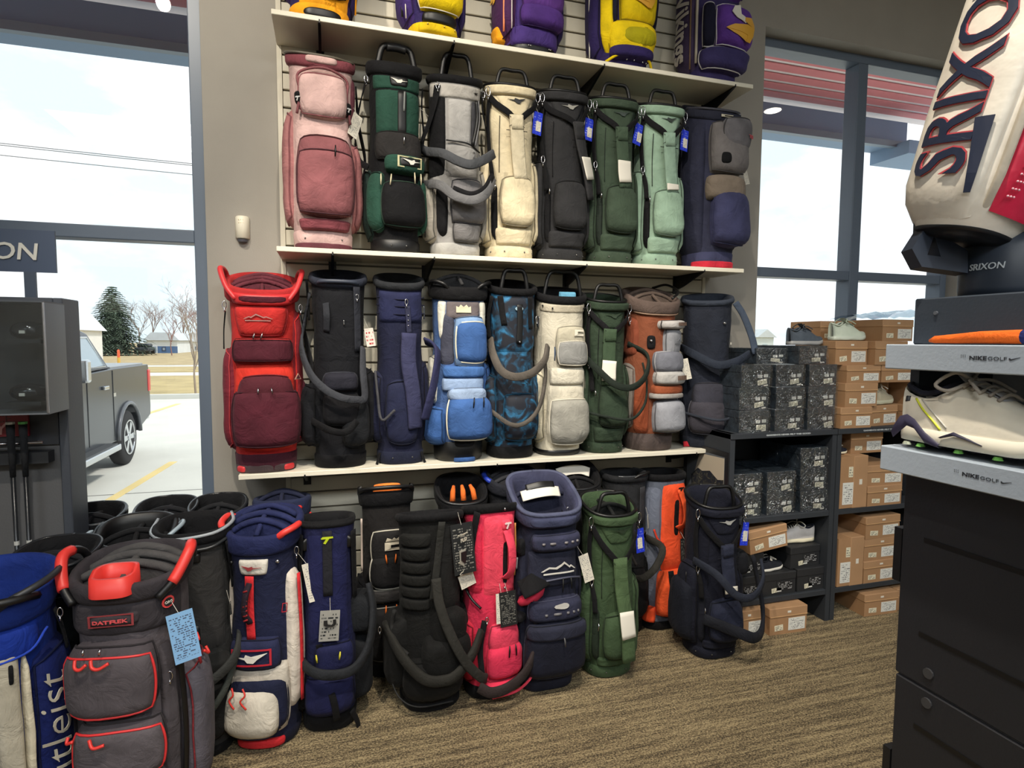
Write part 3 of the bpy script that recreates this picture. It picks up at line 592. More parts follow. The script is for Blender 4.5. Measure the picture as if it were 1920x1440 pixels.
b.pad('side_pocket', fab(28, 44, 40), -125, -72, .06, .45, .03); b.strip('shoulder_strap', BLACK, [(-84, .90, .02), (-100, .78, .045), (-98, .62, .07), (-84, .48, .05), (-60, .43, .04)], .03); b.strip('side_strap', BLACK, [(84, .90, .02), (90, .8, .02), (88, .66, .03)], .02); b.clip(-84, .905, .02); b.tag(80, .74, .05, .09, TAGW, 24, .06, yaw=0); b.legs()

GRY = fab(150, 148, 146); CHR = fab(62, 62, 66); b = Bag('grey and charcoal stand bag with hanging padded double strap on the middle shelf', .601, YS, ZB, .865, .125, .118, rot=0)
b.body(GRY, base=fab(170, 168, 164), cuff=BLACK, tc=.955); b.pad('collar', fab(176, 172, 166), -86, 70, .86, .95, .012, rnd=.08); b.logo(RUN, pla(24, 24, 26), 34, .905, .032, .015)
b.pad('front_panel', fab(172, 170, 168), -22, 26, .60, .86, .010, rnd=.05); b.pad('side_panel', CHR, 26, 44, .60, .86, .010, rnd=.05); b.arc('zipper', BLACKP, [(36, .86), (40, .74), (26, .60)], .009, .014); b.arc('zipper', pla(120, 120, 124), [(39, .86), (44, .74), (31, .60)], .004, .020); b.pad('waist_panel', GRY, -26, 48, .42, .60, .016, rnd=.1); b.arc('zipper', BLACKP, [(-24, .615), (14, .605), (50, .575)], .004, .016)
b.word('2.0', pla(110, 110, 112), 36, .55, .05, .020); b.pad('black_panel', BLACK, -92, -26, .42, .90, .012, rnd=.15); b.loop_handle(BLACKP, .085, .065, -.05, .011); p = b.pad('pocket', fab(112, 110, 112), -16, 52, .16, .42, .06, rnd=.4, sag=.2, pipe=fab(60, 60, 64)); b.pad('lower_pocket', fab(116, 114, 114), -12, 46, .07, .19, .035, rnd=.4)
b.pad('side_pocket', fab(158, 152, 142), -112, -50, .07, .42, .042); zipline(b, BLACKP, -72, .10, .36, .043); b.pad('side_gusset', BLACK, -50, -20, .10, .40, .02); b.pad('side_pocket', fab(150, 146, 138), 52, 105, .08, .50, .035); b.strip('harness_strap', BLACK, [(-44, .93, .014), (-52, .82, .02), (-70, .70, .03), (-84, .62, .05)], .036)
b.ribbon('shoulder_strap', fab(74, 76, 80), [b.P(-96, .72, .02), b.P(-92, .60, .035), (-.09, -.175, .45), (-.03, -.22, .41), (.03, -.235, .395), (.10, -.22, .43), (.15, -.18, .47)], .042, .016); b.ribbon('shoulder_strap', fab(104, 104, 106), [b.P(-95, .40, .04), (-.11, -.17, .31), (-.04, -.225, .25), (.04, -.24, .235), (.11, -.215, .28), (.15, -.175, .36)], .042, .016); b.ribbon('strap_lining', BLACK, [(-.05, -.215, .287), (.03, -.235, .262), (.10, -.215, .30), (.145, -.18, .37)], .026, .018)
b.strip('harness_strap', BLACK, [(62, .93, .014), (72, .80, .02), (80, .66, .05), (86, .56, .06)], .03); b.clip(-42, .925, .02); b.clip(64, .915, .02); b.legs()

CREAM = fab(218, 204, 172)
harness_bag('cream stand bag with centre shoulder pad on the middle shelf', .878, YS, ZB, CREAM, BLACK, H=.855, sticker='none', tagth=64, logo=(36, 36, 38), colp=fab(212, 200, 172))
harness_bag('black stand bag with white banded slanted shoulder pad on the middle shelf', 1.155, YS, ZB, fab(44, 44, 46), BLACK, H=.86, slantpad=40, pad=(.80, .36), over=.016, logo=(150, 148, 140), colp=fab(52, 52, 54), tagth=70)
OLV = fab(58, 72, 58)
harness_bag('olive green stand bag with a white band on its shoulder pad, middle shelf', 1.44, YS, ZB, OLV, fab(34, 42, 36), H=.86, logo=(40, 52, 44), colp=fab(64, 80, 64), tagth=64, tagroll=-14)
harness_bag('pale mint stand bag, second from the right on the middle shelf', 1.715, YS, ZB, fab(142, 168, 148), BLACK, H=.86, sticker='low', logo=(44, 54, 48), colp=fab(140, 166, 148), tagth=66)

NVY = fab(52, 56, 80); GRB = fab(112, 108, 108); b = Bag('navy and grey cart bag with red foot at right end of middle shelf', 2.055, YS, ZB, .89, .14, .128, rot=0, prof=Bag.CART, slant=.06)
b.body(fab(48, 50, 70), base=fab(58, 60, 88), cuff=fab(40, 42, 56), tb=.10); b.pad('foot_strip', fab(200, 44, 62), -85, 95, .0, .045, .012, rnd=.1)
b.pad('upper_pocket', GRB, -34, 58, .55, .93, .075, rnd=.45, sag=.3); b.pad('pocket_flap', fab(104, 102, 106), -14, 56, .70, .95, .082, rnd=.7, o=.05); b.word('TB', pla(190, 70, 80), 34, .79, .035, .09, bold=.02); b.pad('waist', fab(124, 112, 100), -40, 60, .40, .56, .06, rnd=.4); p = b.pad('large_pocket', fab(58, 60, 92), -26, 60, .12, .48, .085, rnd=.5, sag=.25, pipe=fab(50, 52, 80))
b.pad('side_panel', fab(42, 44, 62), -132, -40, .08, .92, .03, rnd=.1); b.pad('valve', BLACK, -16, 2, .60, .68, .082, rnd=.8, o=.05); b.pad('side_pocket', NVY, 66, 120, .1, .8, .03); b.arc('rim_cord', pla(60, 60, 70), [(-90, .985), (-40, 1.0), (20, 1.0), (70, .98)], .007, .012); b.logo(CSQ, pla(190, 182, 160), 0, .965, .05, .02, name='rim_badge', ys=.4)
b.tag(66, .62, .035, .08, TAGW, 16, .05, yaw=10)

# ---- lowest shelf
RED = fab(190, 46, 44); MAR = fab(82, 32, 44); REDP = pla(204, 52, 56)
b = Bag('bright red and maroon cart bag at the left end of the lowest shelf', -.285, YS-.005, ZC_, .86, .14, .128, rot=4, prof=Bag.CART, slant=.05)
b.body(RED, base=fab(70, 30, 42), cuff=fab(176, 44, 46), tc=.90, tb=.10, cth=.018); b.pad('foot', REDP, -62, -34, .004, .04, .014, rnd=.6); b.pad('foot', REDP, 28, 60, .004, .04, .014, rnd=.6); b.pad('foot_band', fab(70, 58, 60), -90, 90, .0, .045, .008, rnd=.05)
b.corner_handle(REDP, -1); b.corner_handle(REDP, 1); b.pad('front_handle', REDP, -56, 58, .895, .975, .03, rnd=.15); b.pad('handle_slot', MAR, -34, 36, .915, .96, .033, rnd=.4, o=.02)
for t in (.985,): b.dividers(fab(96, 44, 54), (-.05, 0, .05), drop=.0)
b.pad('upper_pocket', RED, -52, 46, .70, .895, .03, rnd=.35, bot=.75, pipe=fab(140, 34, 38)); b.logo(PEAK, pla(170, 130, 125), -6, .815, .085, .036)
for th in (-8, 0): b.pull(CHROME, th, .725, .036, .03)
b.pad('middle_pocket', fab(178, 44, 44), -54, 52, .565, .70, .03, rnd=.25); b.pad('pocket_mouth', MAR, -48, 48, .575, .69, .036, rnd=.3, o=.02); b.pad('lower_panel', fab(206, 52, 40), -56, 60, .11, .565, .024, rnd=.15); p = b.pad('large_pocket', fab(84, 34, 44), -48, 54, .125, .525, .055, rnd=.45, top=.8, pipe=fab(120, 40, 46)); q = b.pad('pocket_face', MAR, -44, 52, .135, .44, .066, rnd=.35, o=.03, pipe=fab(56, 26, 34))
for th in (-4, 6): b.pull(CHROME, th, .45, .07, .03, q)
b.logo([[(-.5, -.4), (.5, -.4), (0, .5)]], pla(200, 160, 140), 42, .50, .03, .06, name='triangle_badge'); b.logo([[(-.3, -.25), (.3, -.25), (0, .3)]], MAR, 42, .50, .03, .062, name='triangle_badge')
b.pad('side_pocket', fab(116, 38, 50), -130, -60, .10, .66, .035, pipe=fab(170, 60, 66)); b.pad('side_pocket', fab(122, 34, 42), 58, 125, .12, .86, .03, pipe=RED); b.pad('side_pouch', MAR, 66, 122, .12, .5, .045); b.clip(-66, .88, .03); b.clip(70, .87, .03); b.strip('side_cord', BLACK, [(-78, .84, .02), (-86, .74, .03), (-84, .64, .03)], .012); b.strip('shoulder_strap', fab(66, 66, 70), [(84, .86, .02), (112, .72, .06), (112, .52, .085), (96, .36, .07)], .045)

KB = fab(19, 20, 25); KN = fab(30, 32, 44); b = Bag('black stand bag with a quilted strap drooping across it on the lowest shelf', .045, YS, ZC_, .90, .122, .118, rot=0)
b.body(KB, base=BLACK, cuff=fab(44, 48, 60), tc=.955); b.pad('upper_panel', fab(22, 23, 28), -58, 62, .54, .95, .008, rnd=.06); b.strip('handle_loop', fab(44, 46, 52), [(-22, .86, .012), (-18, .78, .03), (-22, .70, .012)], .03); b.strip('webbing', fab(44, 46, 54), [(32, .96, .012), (34, .8, .014), (36, .6, .012)], .036); b.clip(33, .90, .018, .012)
b.pad('pouch', fab(36, 36, 46), -26, 28, .395, .50, .07, rnd=.5, pipe=fab(52, 54, 62)); b.pad('pocket', fab(24, 24, 28), -30, 34, .22, .41, .05); b.pad('water_pocket', fab(28, 30, 34), 0, 58, .10, .36, .045, rnd=.5); b.pad('side_pocket', fab(19, 20, 25), -130, -40, .10, .44, .065, rnd=.5); b.pad('side_pocket', KB, 58, 125, .10, .52, .05)
b.ribbon('shoulder_strap', fab(58, 60, 66), [b.P(-88, .90, .01), b.P(-100, .74, .045), (-.165, -.10, .56), (-.13, -.17, .45), (-.07, -.215, .38), (.0, -.225, .34), (.07, -.20, .325), (.105, -.175, .335), (.10, -.16, .45), b.P(48, .62, .02)], .034, .012); b.arc('strap_webbing', BLACK, [(-82, .97), (-96, .86), (-92, .76)], .006, .02); b.ribbon('lower_strap', BLACK, [b.P(-86, .28, .06), (-.06, -.215, .20), (.02, -.22, .185), (.07, -.20, .23)], .03, .012)
b.tag(64, .72, .042, .085, printmat('print_club_tag', (214, 206, 196), (170, 40, 50), 5, .5, 9), 8, .03, yaw=8); b.rim_handle(pla(60, 66, 80), -40, 36, .016, .012, .010, .975); b.strip('zip_cord', CHROME, [(6, .76, .014), (6, .735, .014)], .005); b.legs()

NV = fab(26, 29, 52); b = Bag('navy blue bag with a long centre strap on the lowest shelf', .327, YS, ZC_, .895, .112, .112, rot=0)
b.body(NV, base=fab(26, 30, 50), cuff=fab(40, 42, 46), tc=.955, rivets=(-20, 20)); b.pad('collar', fab(36, 40, 72), -66, 66, .755, .95, .016, rnd=.1)
for t in (.81, .86, .905): b.arc('seam', fab(24, 26, 48), [(-60, t), (0, t-.006), (60, t)], .003, .019)
b.clip(6, .885, .022, .013); b.strip('webbing', fab(46, 48, 70), [(8, .86, .02), (10, .77, .022), (11, .70, .024)], .024)
for t in (.82, .79, .76): b.ball('snap', CHROME, 9, t-.02, .026, .0045)
b.strip('shoulder_strap', fab(54, 56, 86), [(10, .70, .03), (8, .55, .036), (14, .40, .040), (18, .26, .038), (20, .20, .03)], .072, th=.02); b.ribbon('shoulder_strap', fab(44, 46, 78), [b.P(66, .66, .02), (.165, -.12, .55), (.15, -.15, .42), (.12, -.16, .30), (.10, -.15, .22)], .05, .014)
b.ribbon('strap_cord', fab(66, 66, 70), [b.P(-62, .50, .03), (-.115, -.12, .34), (-.10, -.15, .225), (-.04, -.16, .27)], .012, .008); b.pad('side_pocket', NV, -125, -46, .10, .5, .035); b.pad('pocket', fab(32, 36, 62), -36, 36, .10, .46, .03); b.pad('side_pocket', NV, 56, 120, .1, .56, .03); b.strip('zipper', CHROME, [(70, .86, .014), (72, .78, .014)], .01)
for th in (-64, 52): b.strip('base_strap', BLACK, [(th, .06, .008), (th+2, -.01, .03)], .018)
b.legs()

BLU = fab(52, 84, 138); LBL = fab(118, 146, 184); CRM = fab(206, 204, 192); b = Bag('blue cart bag with white trimmed pockets on the lowest shelf', .618, YS, ZC_, .875, .128, .122, rot=0, prof=Bag.CART, slant=.025)
b.body(fab(72, 100, 150), base=BLACKP, cuff=BLACK, tc=.915, tb=.115, cth=.016); b.pad('tip_plate', BLU, -18, 28, .0, .025, .02, rnd=.1); b.dividers(fab(56, 56, 58), (0,), drop=-.03); b.rim_handle(BLACKP, -80, -26, .025, .03, .01); b.rim_handle(BLACKP, 26, 80, .025, .03, .01)
b.pad('yoke', CRM, -62, -34, .68, .915, .014, rnd=.1, bot=.5); b.pad('yoke', CRM, 36, 64, .68, .915, .014, rnd=.1, bot=.5); b.pad('yoke_panel', fab(104, 96, 98), -36, 38, .80, .915, .012, rnd=.1); b.logo(CROWN, pla(222, 210, 180), 0, .87, .05, .017); b.pad('side_panel', fab(62, 64, 78), -52, -14, .54, .84, .012, rnd=.2)
b.pad('pocket_rim', LBL, -18, 50, .52, .83, .035, rnd=.5); p = b.pad('pocket', fab(58, 92, 148), -14, 48, .545, .795, .055, rnd=.45, pipe=pla(222, 214, 190), pr=.0042); b.pad('waist', fab(66, 104, 162), -44, 52, .47, .54, .03, rnd=.3); b.pad('waist_panel', fab(140, 162, 196), -48, 54, .395, .475, .022, rnd=.2); b.pad('pocket_rim', fab(150, 170, 200), -30, 52, .34, .42, .045, rnd=.7)
p = b.pad('large_pocket', fab(58, 92, 148), -30, 58, .12, .375, .075, rnd=.35, sag=.25, pipe=pla(224, 216, 192), pr=.0046); b.pull(BLACKP, 8, .37, .08, .05, p); b.pull(BLACKP, 22, .37, .08, .05, p); b.pad('side_pocket', fab(56, 92, 150), -120, -34, .09, .31, .06, rnd=.35); b.pad('side_pocket', CRM, -96, -64, .32, .60, .03); b.pad('base_notch', BLACK, -16, 26, .085, .135, .02, rnd=.6); b.pad('side_pocket', BLU, 62, 120, .10, .56, .04); b.strip('buckle', CHROME, [(68, .46, .03), (69, .38, .03)], .014)

CAM_ = mat((36, 104, 146), .75, 'camo'); b = Bag('blue and black camouflage stand bag on the lowest shelf', .893, YS, ZC_, .885, .122, .118, rot=0)
b.body(CAM_, base=BLACK, cuff=BLACK, tc=.955); b.pad('upper_panel', CAM_, -62, 62, .60, .95, .012, rnd=.08); b.strip('webbing', BLACK, [(-36, .95, .016), (-32, .86, .016), (-26, .76, .014)], .03); b.strip('webbing', BLACK, [(24, .95, .016), (26, .84, .016), (30, .74, .014)], .03); b.strip('zipper', BLACKP, [(2, .90, .018), (3, .78, .018), (2, .655, .018)], .03); b.ball('zipper_pull', CHROME, 2, .665, .024, .006)
b.logo([[(math.cos(k*.52)*.5, math.sin(k*.52)*.5) for k in range(12)]], pla(150, 176, 190), 2, .87, .026, .020); b.loop_handle(BLACKP, .06, .06, -.06, .011); b.pad('pocket', CAM_, -28, 42, .10, .385, .055, rnd=.35); b.pad('side_pocket', CAM_, -120, -42, .08, .5, .04); b.pad('side_pocket', CAM_, 56, 120, .08, .5, .04)
b.ribbon('shoulder_strap', fab(88, 82, 76), [b.P(-66, .68, .02), (-.125, -.12, .53), (-.10, -.18, .45), (-.04, -.215, .42), (.05, -.21, .44), (.12, -.19, .50), (.15, -.15, .57)], .04, .014); b.ribbon('shoulder_strap', fab(86, 80, 74), [b.P(-54, .28, .04), (-.06, -.215, .19), (.02, -.22, .20), (.09, -.20, .27), (.135, -.16, .40), (.14, -.14, .50)], .022, .012); b.strip('harness_strap', BLACK, [(-60, .94, .015), (-72, .8, .02), (-68, .68, .02)], .024); b.clip(76, .80, .02); b.clip(-60, .25, .05, .012); b.legs()

LG = fab(190, 184, 168); MG = fab(140, 140, 138); b = Bag('light grey and cream cart bag with black carry loop on the lowest shelf', 1.158, YS, ZC_, .855, .128, .12, rot=0, prof=Bag.CART)
b.body(LG, base=BLACKP, cuff=BLACK, tc=.945, tb=.035); b.pad('collar', fab(182, 174, 156), -80, 84, .885, .945, .008, rnd=.06)
for th in (-56, -30, 44, 60): b.ball('rivet', BLACKP, th, .915+.01*(th < -40), .012, .005)
b.loop_handle(BLACKP, .095, .088, -.05, .010); b.pad('blue_towel', fab(100, 160, 190), -14, 22, .975, 1.03, .0, rnd=.2, o=-.03); p = b.pad('upper_pocket', fab(176, 170, 152), -24, 48, .55, .80, .035, rnd=.6, pipe=fab(140, 136, 124)); b.pad('pocket_face', MG, -20, 46, .545, .70, .046, rnd=.5, o=.02, pipe=fab(200, 194, 180)); b.logo(CSQ, pla(222, 216, 200), 16, .745, .042, .042); b.pull(fab(40, 60, 90), -24, .66, .04, .07)
b.pad('waist', fab(204, 198, 182), -40, 52, .43, .54, .022, rnd=.3); b.pad('seam_panel', fab(198, 192, 176), -46, 56, .07, .44, .018, rnd=.15); p = b.pad('large_pocket', fab(150, 148, 140), -36, 54, .065, .36, .058, rnd=.35, sag=.2, pipe=pla(206, 200, 184), pr=.0042); b.pad('side_pocket', fab(196, 188, 166), -112, -48, .07, .52, .03); zipline(b, fab(40, 80, 100), -92, .10, .46, .032); b.pad('side_pocket', LG, 60, 120, .08, .55, .03); b.strip('buckle', CHROME, [(-70, .85, .012), (-72, .78, .014)], .01)

b = harness_bag('dark green stand bag with a rubber strap loop on the lowest shelf', 1.415, YS, ZC_, fab(48, 62, 48), BLACK, H=.83, a=.112, slantpad=-14, sticker='mid', logo=(52, 66, 52), colp=fab(60, 78, 58), wtag=None, leftgusset=False)
b.ribbon('shoulder_strap', fab(30, 38, 32), [b.P(-80, .62, .02), (-.11, -.15, .46), (-.03, -.215, .375), (.07, -.22, .36), (.16, -.19, .42), (.20, -.13, .52), b.P(80, .70, .03)], .034, .014); b.ribbon('shoulder_strap', fab(34, 42, 36), [b.P(-60, .27, .04), (-.02, -.215, .20), (.08, -.215, .20), (.17, -.17, .27), (.20, -.13, .38), (.19, -.10, .48)], .014, .010)

ORG = fab(126, 72, 50); BRN = fab(92, 78, 72); SLV = fab(142, 144, 150); b = Bag('burnt orange and silver cart bag, second from the right on the lowest shelf', 1.70, YS, ZC_, .855, .135, .128, rot=0, prof=Bag.CART, slant=.05)
b.body(ORG, base=fab(78, 68, 66), cuff=BRN, tc=.90, tb=.115, cth=.018); b.dividers(fab(96, 82, 74), (-.02, .04), drop=0.0); b.arc('rim_cord', fab(140, 116, 98), [(-100, .905), (-50, .90), (0, .90), (50, .90), (100, .905)], .005, .012); b.arc('rim_bow', BLACKP, [(150, 1.0), (110, 1.045), (60, 1.05), (20, 1.02)], .007, .004)
b.pad('pocket_flap', fab(182, 178, 176), -8, 58, .775, .855, .06, rnd=.4, pipe=fab(60, 54, 54)); b.word('IIIIIIII', fab(110, 90, 80), 30, .82, .06, .066, bold=.03); b.pad('upper_pocket', SLV, 2, 56, .60, .79, .04, rnd=.3); b.logo(PEAK, pla(120, 124, 132), 30, .70, .06, .047); b.pad('middle_pocket', fab(116, 118, 128), -18, 56, .50, .64, .06, rnd=.5, pipe=fab(160, 160, 164)); b.pad('waist_flap', fab(176, 174, 172), -16, 56, .42, .515, .066, rnd=.4, pipe=fab(120, 116, 112)); b.word('IIIIIIII', fab(110, 90, 80), 28, .47, .06, .072, bold=.03); b.pad('orange_band', fab(146, 78, 50), -20, 60, .36, .425, .05, rnd=.3); b.pad('silver_band', fab(150, 146, 142), -26, 60, .335, .375, .056, rnd=.3)
p = b.pad('large_pocket', fab(148, 150, 158), -16, 62, .115, .335, .07, rnd=.4, sag=.2, pipe=fab(84, 82, 86)); b.pad('side_panel', fab(140, 70, 44), -64, -22, .11, .44, .02, rnd=.2); b.pad('valve', BLACK, -32, -10, .645, .735, .014, rnd=.6); b.ball('valve_ring', CHROME, -22, .70, .016, .009); b.pad('side_pocket', fab(116, 110, 104), -125, -60, .13, .56, .035, pipe=BRN); b.pad('side_pocket', fab(128, 66, 46), -120, -54, .60, .86, .02); b.clip(-76, .84, .02, .016); b.pad('side_pocket', SLV, 66, 120, .12, .6, .03); b.tag(60, .585, .045, .115, TAGW, 12, .05, yaw=-10)

DN = fab(34, 38, 50); b = Bag('dark slate bag with an open strap at the right end of the lowest shelf', 2.06, YS-.01, ZC_, .85, .135, .128, rot=-32, slant=.03)
b.body(DN, base=fab(30, 34, 44), cuff=fab(52, 58, 70), tc=.96); b.ball('snap', CHROME, 34, .83, .012, .009); b.pad('upper_panel', fab(35, 39, 50), -60, 62, .50, .95, .008, rnd=.05); b.pad('pocket', fab(56, 56, 66), -26, 40, .26, .44, .045, rnd=.6); p = b.pad('lower_pocket', fab(60, 58, 66), -32, 42, .09, .33, .06, rnd=.4, pipe=fab(84, 84, 92)); b.pad('side_pouch', fab(30, 34, 46), 44, 110, .10, .56, .07, rnd=.4); b.pad('side_pocket', DN, -120, -44, .08, .55, .04)
b.ribbon('shoulder_strap', fab(62, 72, 88), [b.P(70, .97, .02), (.19, -.06, .74), (.235, -.08, .62), (.255, -.09, .53)], .036, .012, flat=(.3, -1, 0)); b.pad('strap_block', fab(40, 46, 60), 60, 104, .47, .57, .10, rnd=.4); b.ribbon('shoulder_strap', fab(40, 46, 58), [b.P(-70, .66, .02), (-.06, -.17, .52), (.05, -.20, .47), (.15, -.18, .49), (.22, -.12, .53)], .045, .014); b.ribbon('lower_strap', fab(48, 52, 62), [b.P(-60, .24, .04), (-.02, -.215, .185), (.09, -.21, .175), (.18, -.16, .22), (.23, -.11, .32)], .014, .010); b.pad('tag_flash', WHITE, 40, 58, .03, .055, .02); b.logo(FRAME, WHITE, 70, .69, .02, .012)
b.legs()
# ---- bags standing on the carpet, front row
REDH = pla(222, 58, 52); GY4 = fab(84, 78, 82); DG4 = fab(54, 50, 54)
b = Bag('grey cart bag with coral red handles and zips, closest to the left window sign', -.605, -.985, 0, .875, .148, .145, rot=-5, prof=Bag.CART, slant=.02)
b.body(GY4, base=fab(40, 38, 42), cuff=DG4, tc=.925, tb=.08, cth=.014); b.dividers(fab(74, 72, 72), (-.03, .03, .08), drop=.005, th=.014)
b.corner_handle(REDH, -1, BLACKP); b.corner_handle(REDH, 1, BLACKP)
hp = MB()
def ringpts(cx, cy, z, w_, d_, n=24): return [Vector((cx+w_*math.copysign(abs(math.cos(2*math.pi*k/n))**.6, math.cos(2*math.pi*k/n)), cy+d_*math.copysign(abs(math.sin(2*math.pi*k/n))**.6, math.sin(2*math.pi*k/n)), z+(.012 if math.sin(2*math.pi*k/n) > 0 else 0))) for k in range(n)]
A_ = ringpts(-.006, -.122, .882, .058, .058); B_ = ringpts(-.006, -.122, .882, .045, .045); C_ = ringpts(-.006, -.122, .835, .043, .043); D_ = ringpts(-.006, -.122, .826, .060, .060)
v = D_+A_+B_+C_; f = []
for i in range(3):
    for k in range(24): f.append((i*24+k, i*24+(k+1) % 24, (i+1)*24+(k+1) % 24, (i+1)*24+k))
link('putter_well', v, f, REDH, b.root)
b.pad('badge_plate', fab(60, 54, 58), -26, 22, .845, .895, .022, rnd=.3); b.word('DATREK', pla(216, 84, 88), -2, .87, .062, .027, bold=.02); b.logo(FRAME, pla(140, 56, 60), -2, .87, .088, .024, ys=.70, name='badge_frame')
b.logo([[(math.cos(k*.5236)*.5, math.sin(k*.5236)*.5) for k in range(12)]], pla(216, 70, 70), 50, .90, .040, .022, name='round_badge'); b.logo([[(math.cos(k*.5236)*.5, math.sin(k*.5236)*.5) for k in range(12)]], pla(30, 28, 32), 50, .90, .028, .0235, name='round_badge'); b.word('ORG', pla(220, 216, 205), 50, .90, .024, .025)
b.pad('collar', DG4, -90, 86, .80, .925, .012, rnd=.05)
p = b.pad('upper_pocket', fab(70, 64, 68), -52, 40, .535, .785, .055, rnd=.45); b.pad('pocket_face', fab(80, 74, 78), -48, 34, .535, .755, .066, rnd=.42, o=.03, pipe=pla(214, 52, 54), pr=.004)
for th in (-16, -4):
    b.pull(CHROME, th, .79, .06, .02, p); b.arc('pull_loop', REDH, [(th-5, .755, .07), (th-3, .735, .08), (th+1, .73, .082), (th+5, .745, .078)], .005, parent=p)
p = b.pad('middle_pocket', fab(76, 70, 74), -42, 44, .315, .515, .05, rnd=.4); b.pad('pocket_face', fab(86, 80, 84), -38, 40, .315, .495, .06, rnd=.42, o=.03, pipe=pla(214, 52, 54), pr=.004); b.arc('pull_loop', REDH, [(-12, .485, .066), (-8, .465, .078), (-2, .47, .076)], .005, parent=p); b.arc('pull_loop', REDH, [(-34, .48, .06), (-32, .465, .068), (-26, .475, .066)], .005, parent=p)
p = b.pad('lower_pocket', fab(66, 62, 66), -58, 52, .09, .30, .075, rnd=.35); b.pad('pocket_face', fab(90, 84, 86), -44, 44, .09, .265, .082, rnd=.6, o=.05); b.arc('pull_loop', REDH, [(-8, .265, .085), (-3, .24, .098), (4, .255, .09)], .006, parent=p); b.arc('pull_loop', REDH, [(-42, .245, .082), (-38, .225, .09), (-34, .235, .088)], .006, parent=p)
b.pad('seam_panel', fab(72, 67, 71), 40, 62, .10, .74, .022, rnd=.1); b.strip('zipper_strip', BLACKP, [(64, .72, .022), (66, .4, .026), (66, .1, .024)], .02); p = b.pad('side_pocket', fab(88, 84, 92), 70, 150, .09, .62, .065, rnd=.4, pipe=fab(120, 40, 46)); b.strip('side_cord', fab(150, 40, 46), [(84, .80, .02), (88, .70, .03), (86, .6, .05)], .012); b.arc('pull_loop', REDH, [(86, .70, .03), (90, .68, .04), (93, .70, .03)], .005); b.arc('pull_loop', REDH, [(92, .63, .05), (96, .61, .06), (99, .63, .05)], .005)
b.tag(54, .86, .072, .155, TAGSKY, 8, .055, yaw=20); b.pad('side_pocket', fab(70, 66, 70), -140, -60, .09, .7, .03); b.clip(50, .62, .02, .014)

BL1 = fab(20, 46, 128); b = Bag('royal blue and white staff bag with script lettering at the left edge', -.955, -1.05, 0, .875, .15, .14, rot=4, prof=Bag.CART, slant=.03)
b.body(BL1, base=BLACK, cuff=fab(20, 42, 112), tc=.90); b.rim_handle(BLACKP, -60, 60, .03, .03, .012); b.rim_handle(pla(40, 42, 46), 20, 110, .02, .04, .010); b.pad('rim_flash', WHITE, -40, -4, .975, 1.0, .02, rnd=.3); b.pad('collar', fab(20, 48, 138), -84, 66, .78, .90, .02, rnd=.1); b.arc('collar_piping', fab(40, 70, 180), [(-60, .80), (-10, .775), (40, .80), (66, .86)], .004, .024)
b.pad('white_panel', fab(178, 170, 152), 12, 40, .06, .86, .026, rnd=.2, top=.8); b.pad('white_edge', fab(206, 196, 172), 39, 47, .06, .80, .030, rnd=.4); b.pad('zipper_strip', BLACK, 26, 31, .70, .78, .032, rnd=.3); p = b.pad('side_pocket', fab(14, 26, 80), 47, 130, .08, .78, .040, rnd=.3); b.word('Titleist', pla(196, 190, 172), 64, .49, .38, .044, rot=92, shear=.4, bold=-.012, ys=.9); b.pad('front_pocket', fab(24, 62, 176), -60, 18, .42, .74, .045, rnd=.3); b.arc('ring_badge', pla(190, 190, 188), [(4, .52), (8, .50), (12, .52), (8, .54), (4, .52)], .003, .052)
b.pad('front_pocket', fab(24, 60, 170), -60, 18, .08, .40, .05, rnd=.3); b.ball('rivet', CHROME, -6, .80, .028, .007); b.strip('side_cord', BLACK, [(80, .90, .02), (86, .82, .03), (88, .74, .04)], .014); b.clip(82, .88, .03, .014); b.pad('mesh_window', BLACK, -20, 6, .68, .72, .05, rnd=.2)
b = Bag('black quilted bag cut off by the lower left corner', -1.06, -1.36, 0, .50, .14, .13, rot=-20, slant=0)
b.body(fab(24, 25, 27), base=BLACK, cuff=BLACK, tc=.88); b.pad('pocket', fab(28, 28, 30), -50, 50, .12, .8, .05, rnd=.6); b.pad('side_pocket', fab(26, 26, 28), 55, 120, .1, .8, .05, rnd=.5)

def dark_rim(label, x, y, col, rimc, a=.112, H=.87, rot=0, clips=True, slant=.02, extra=None):
    b = Bag(label, x, y, 0, H, a, a*.96, rot, slant=slant); b.body(col, base=BLACK, cuff=BLACK, tc=.95, cth=.010); b.pad('cuff_roll', rimc, -68, 68, .875, .945, .022, rnd=.25, pipe=pla(120, 128, 132, rough=.3), pr=.0026); b.arc('rim_band', pla(34, 36, 40, rough=.3), [(a_, .995) for a_ in range(-180, 181, 30)], .007, .004)
    b.dividers(fab(30, 30, 33), (0,), drop=.02)
    if clips:
        for th in (-62, 62): b.clip(th, .885, .024, .022); b.strip('harness_strap', BLACK, [(th, .86, .018), (th*.9, .74, .018), (th*.5, .64, .016)], .024)
    b.pad('collar', col, -46, 46, .76, .875, .008, rnd=.2, bot=.6); b.pad('pocket', col, -36, 40, .11, .42, .05, rnd=.4); b.pad('side_pocket', col, -118, -50, .08, .62, .04); b.pad('side_pocket', col, 54, 116, .08, .58, .035); b.strip('shoulder_pad', col, [(0, .72, .02), (4, .55, .022), (6, .4, .028)], .06, th=.015); b.legs()
    return b
dark_rim('black bag with glossy rim between the blue bag and the window cabinet', -.885, -.80, fab(26, 30, 32), fab(22, 24, 26), a=.118, rot=-8)
dark_rim('dark green rimmed bag nearest the cabinet under the window', -.935, -.33, fab(38, 52, 42), fab(34, 50, 42), rot=-4)
dark_rim('black rimmed bag before the window, left of its twin', -.672, -.30, fab(36, 34, 36), fab(26, 28, 34), rot=0)
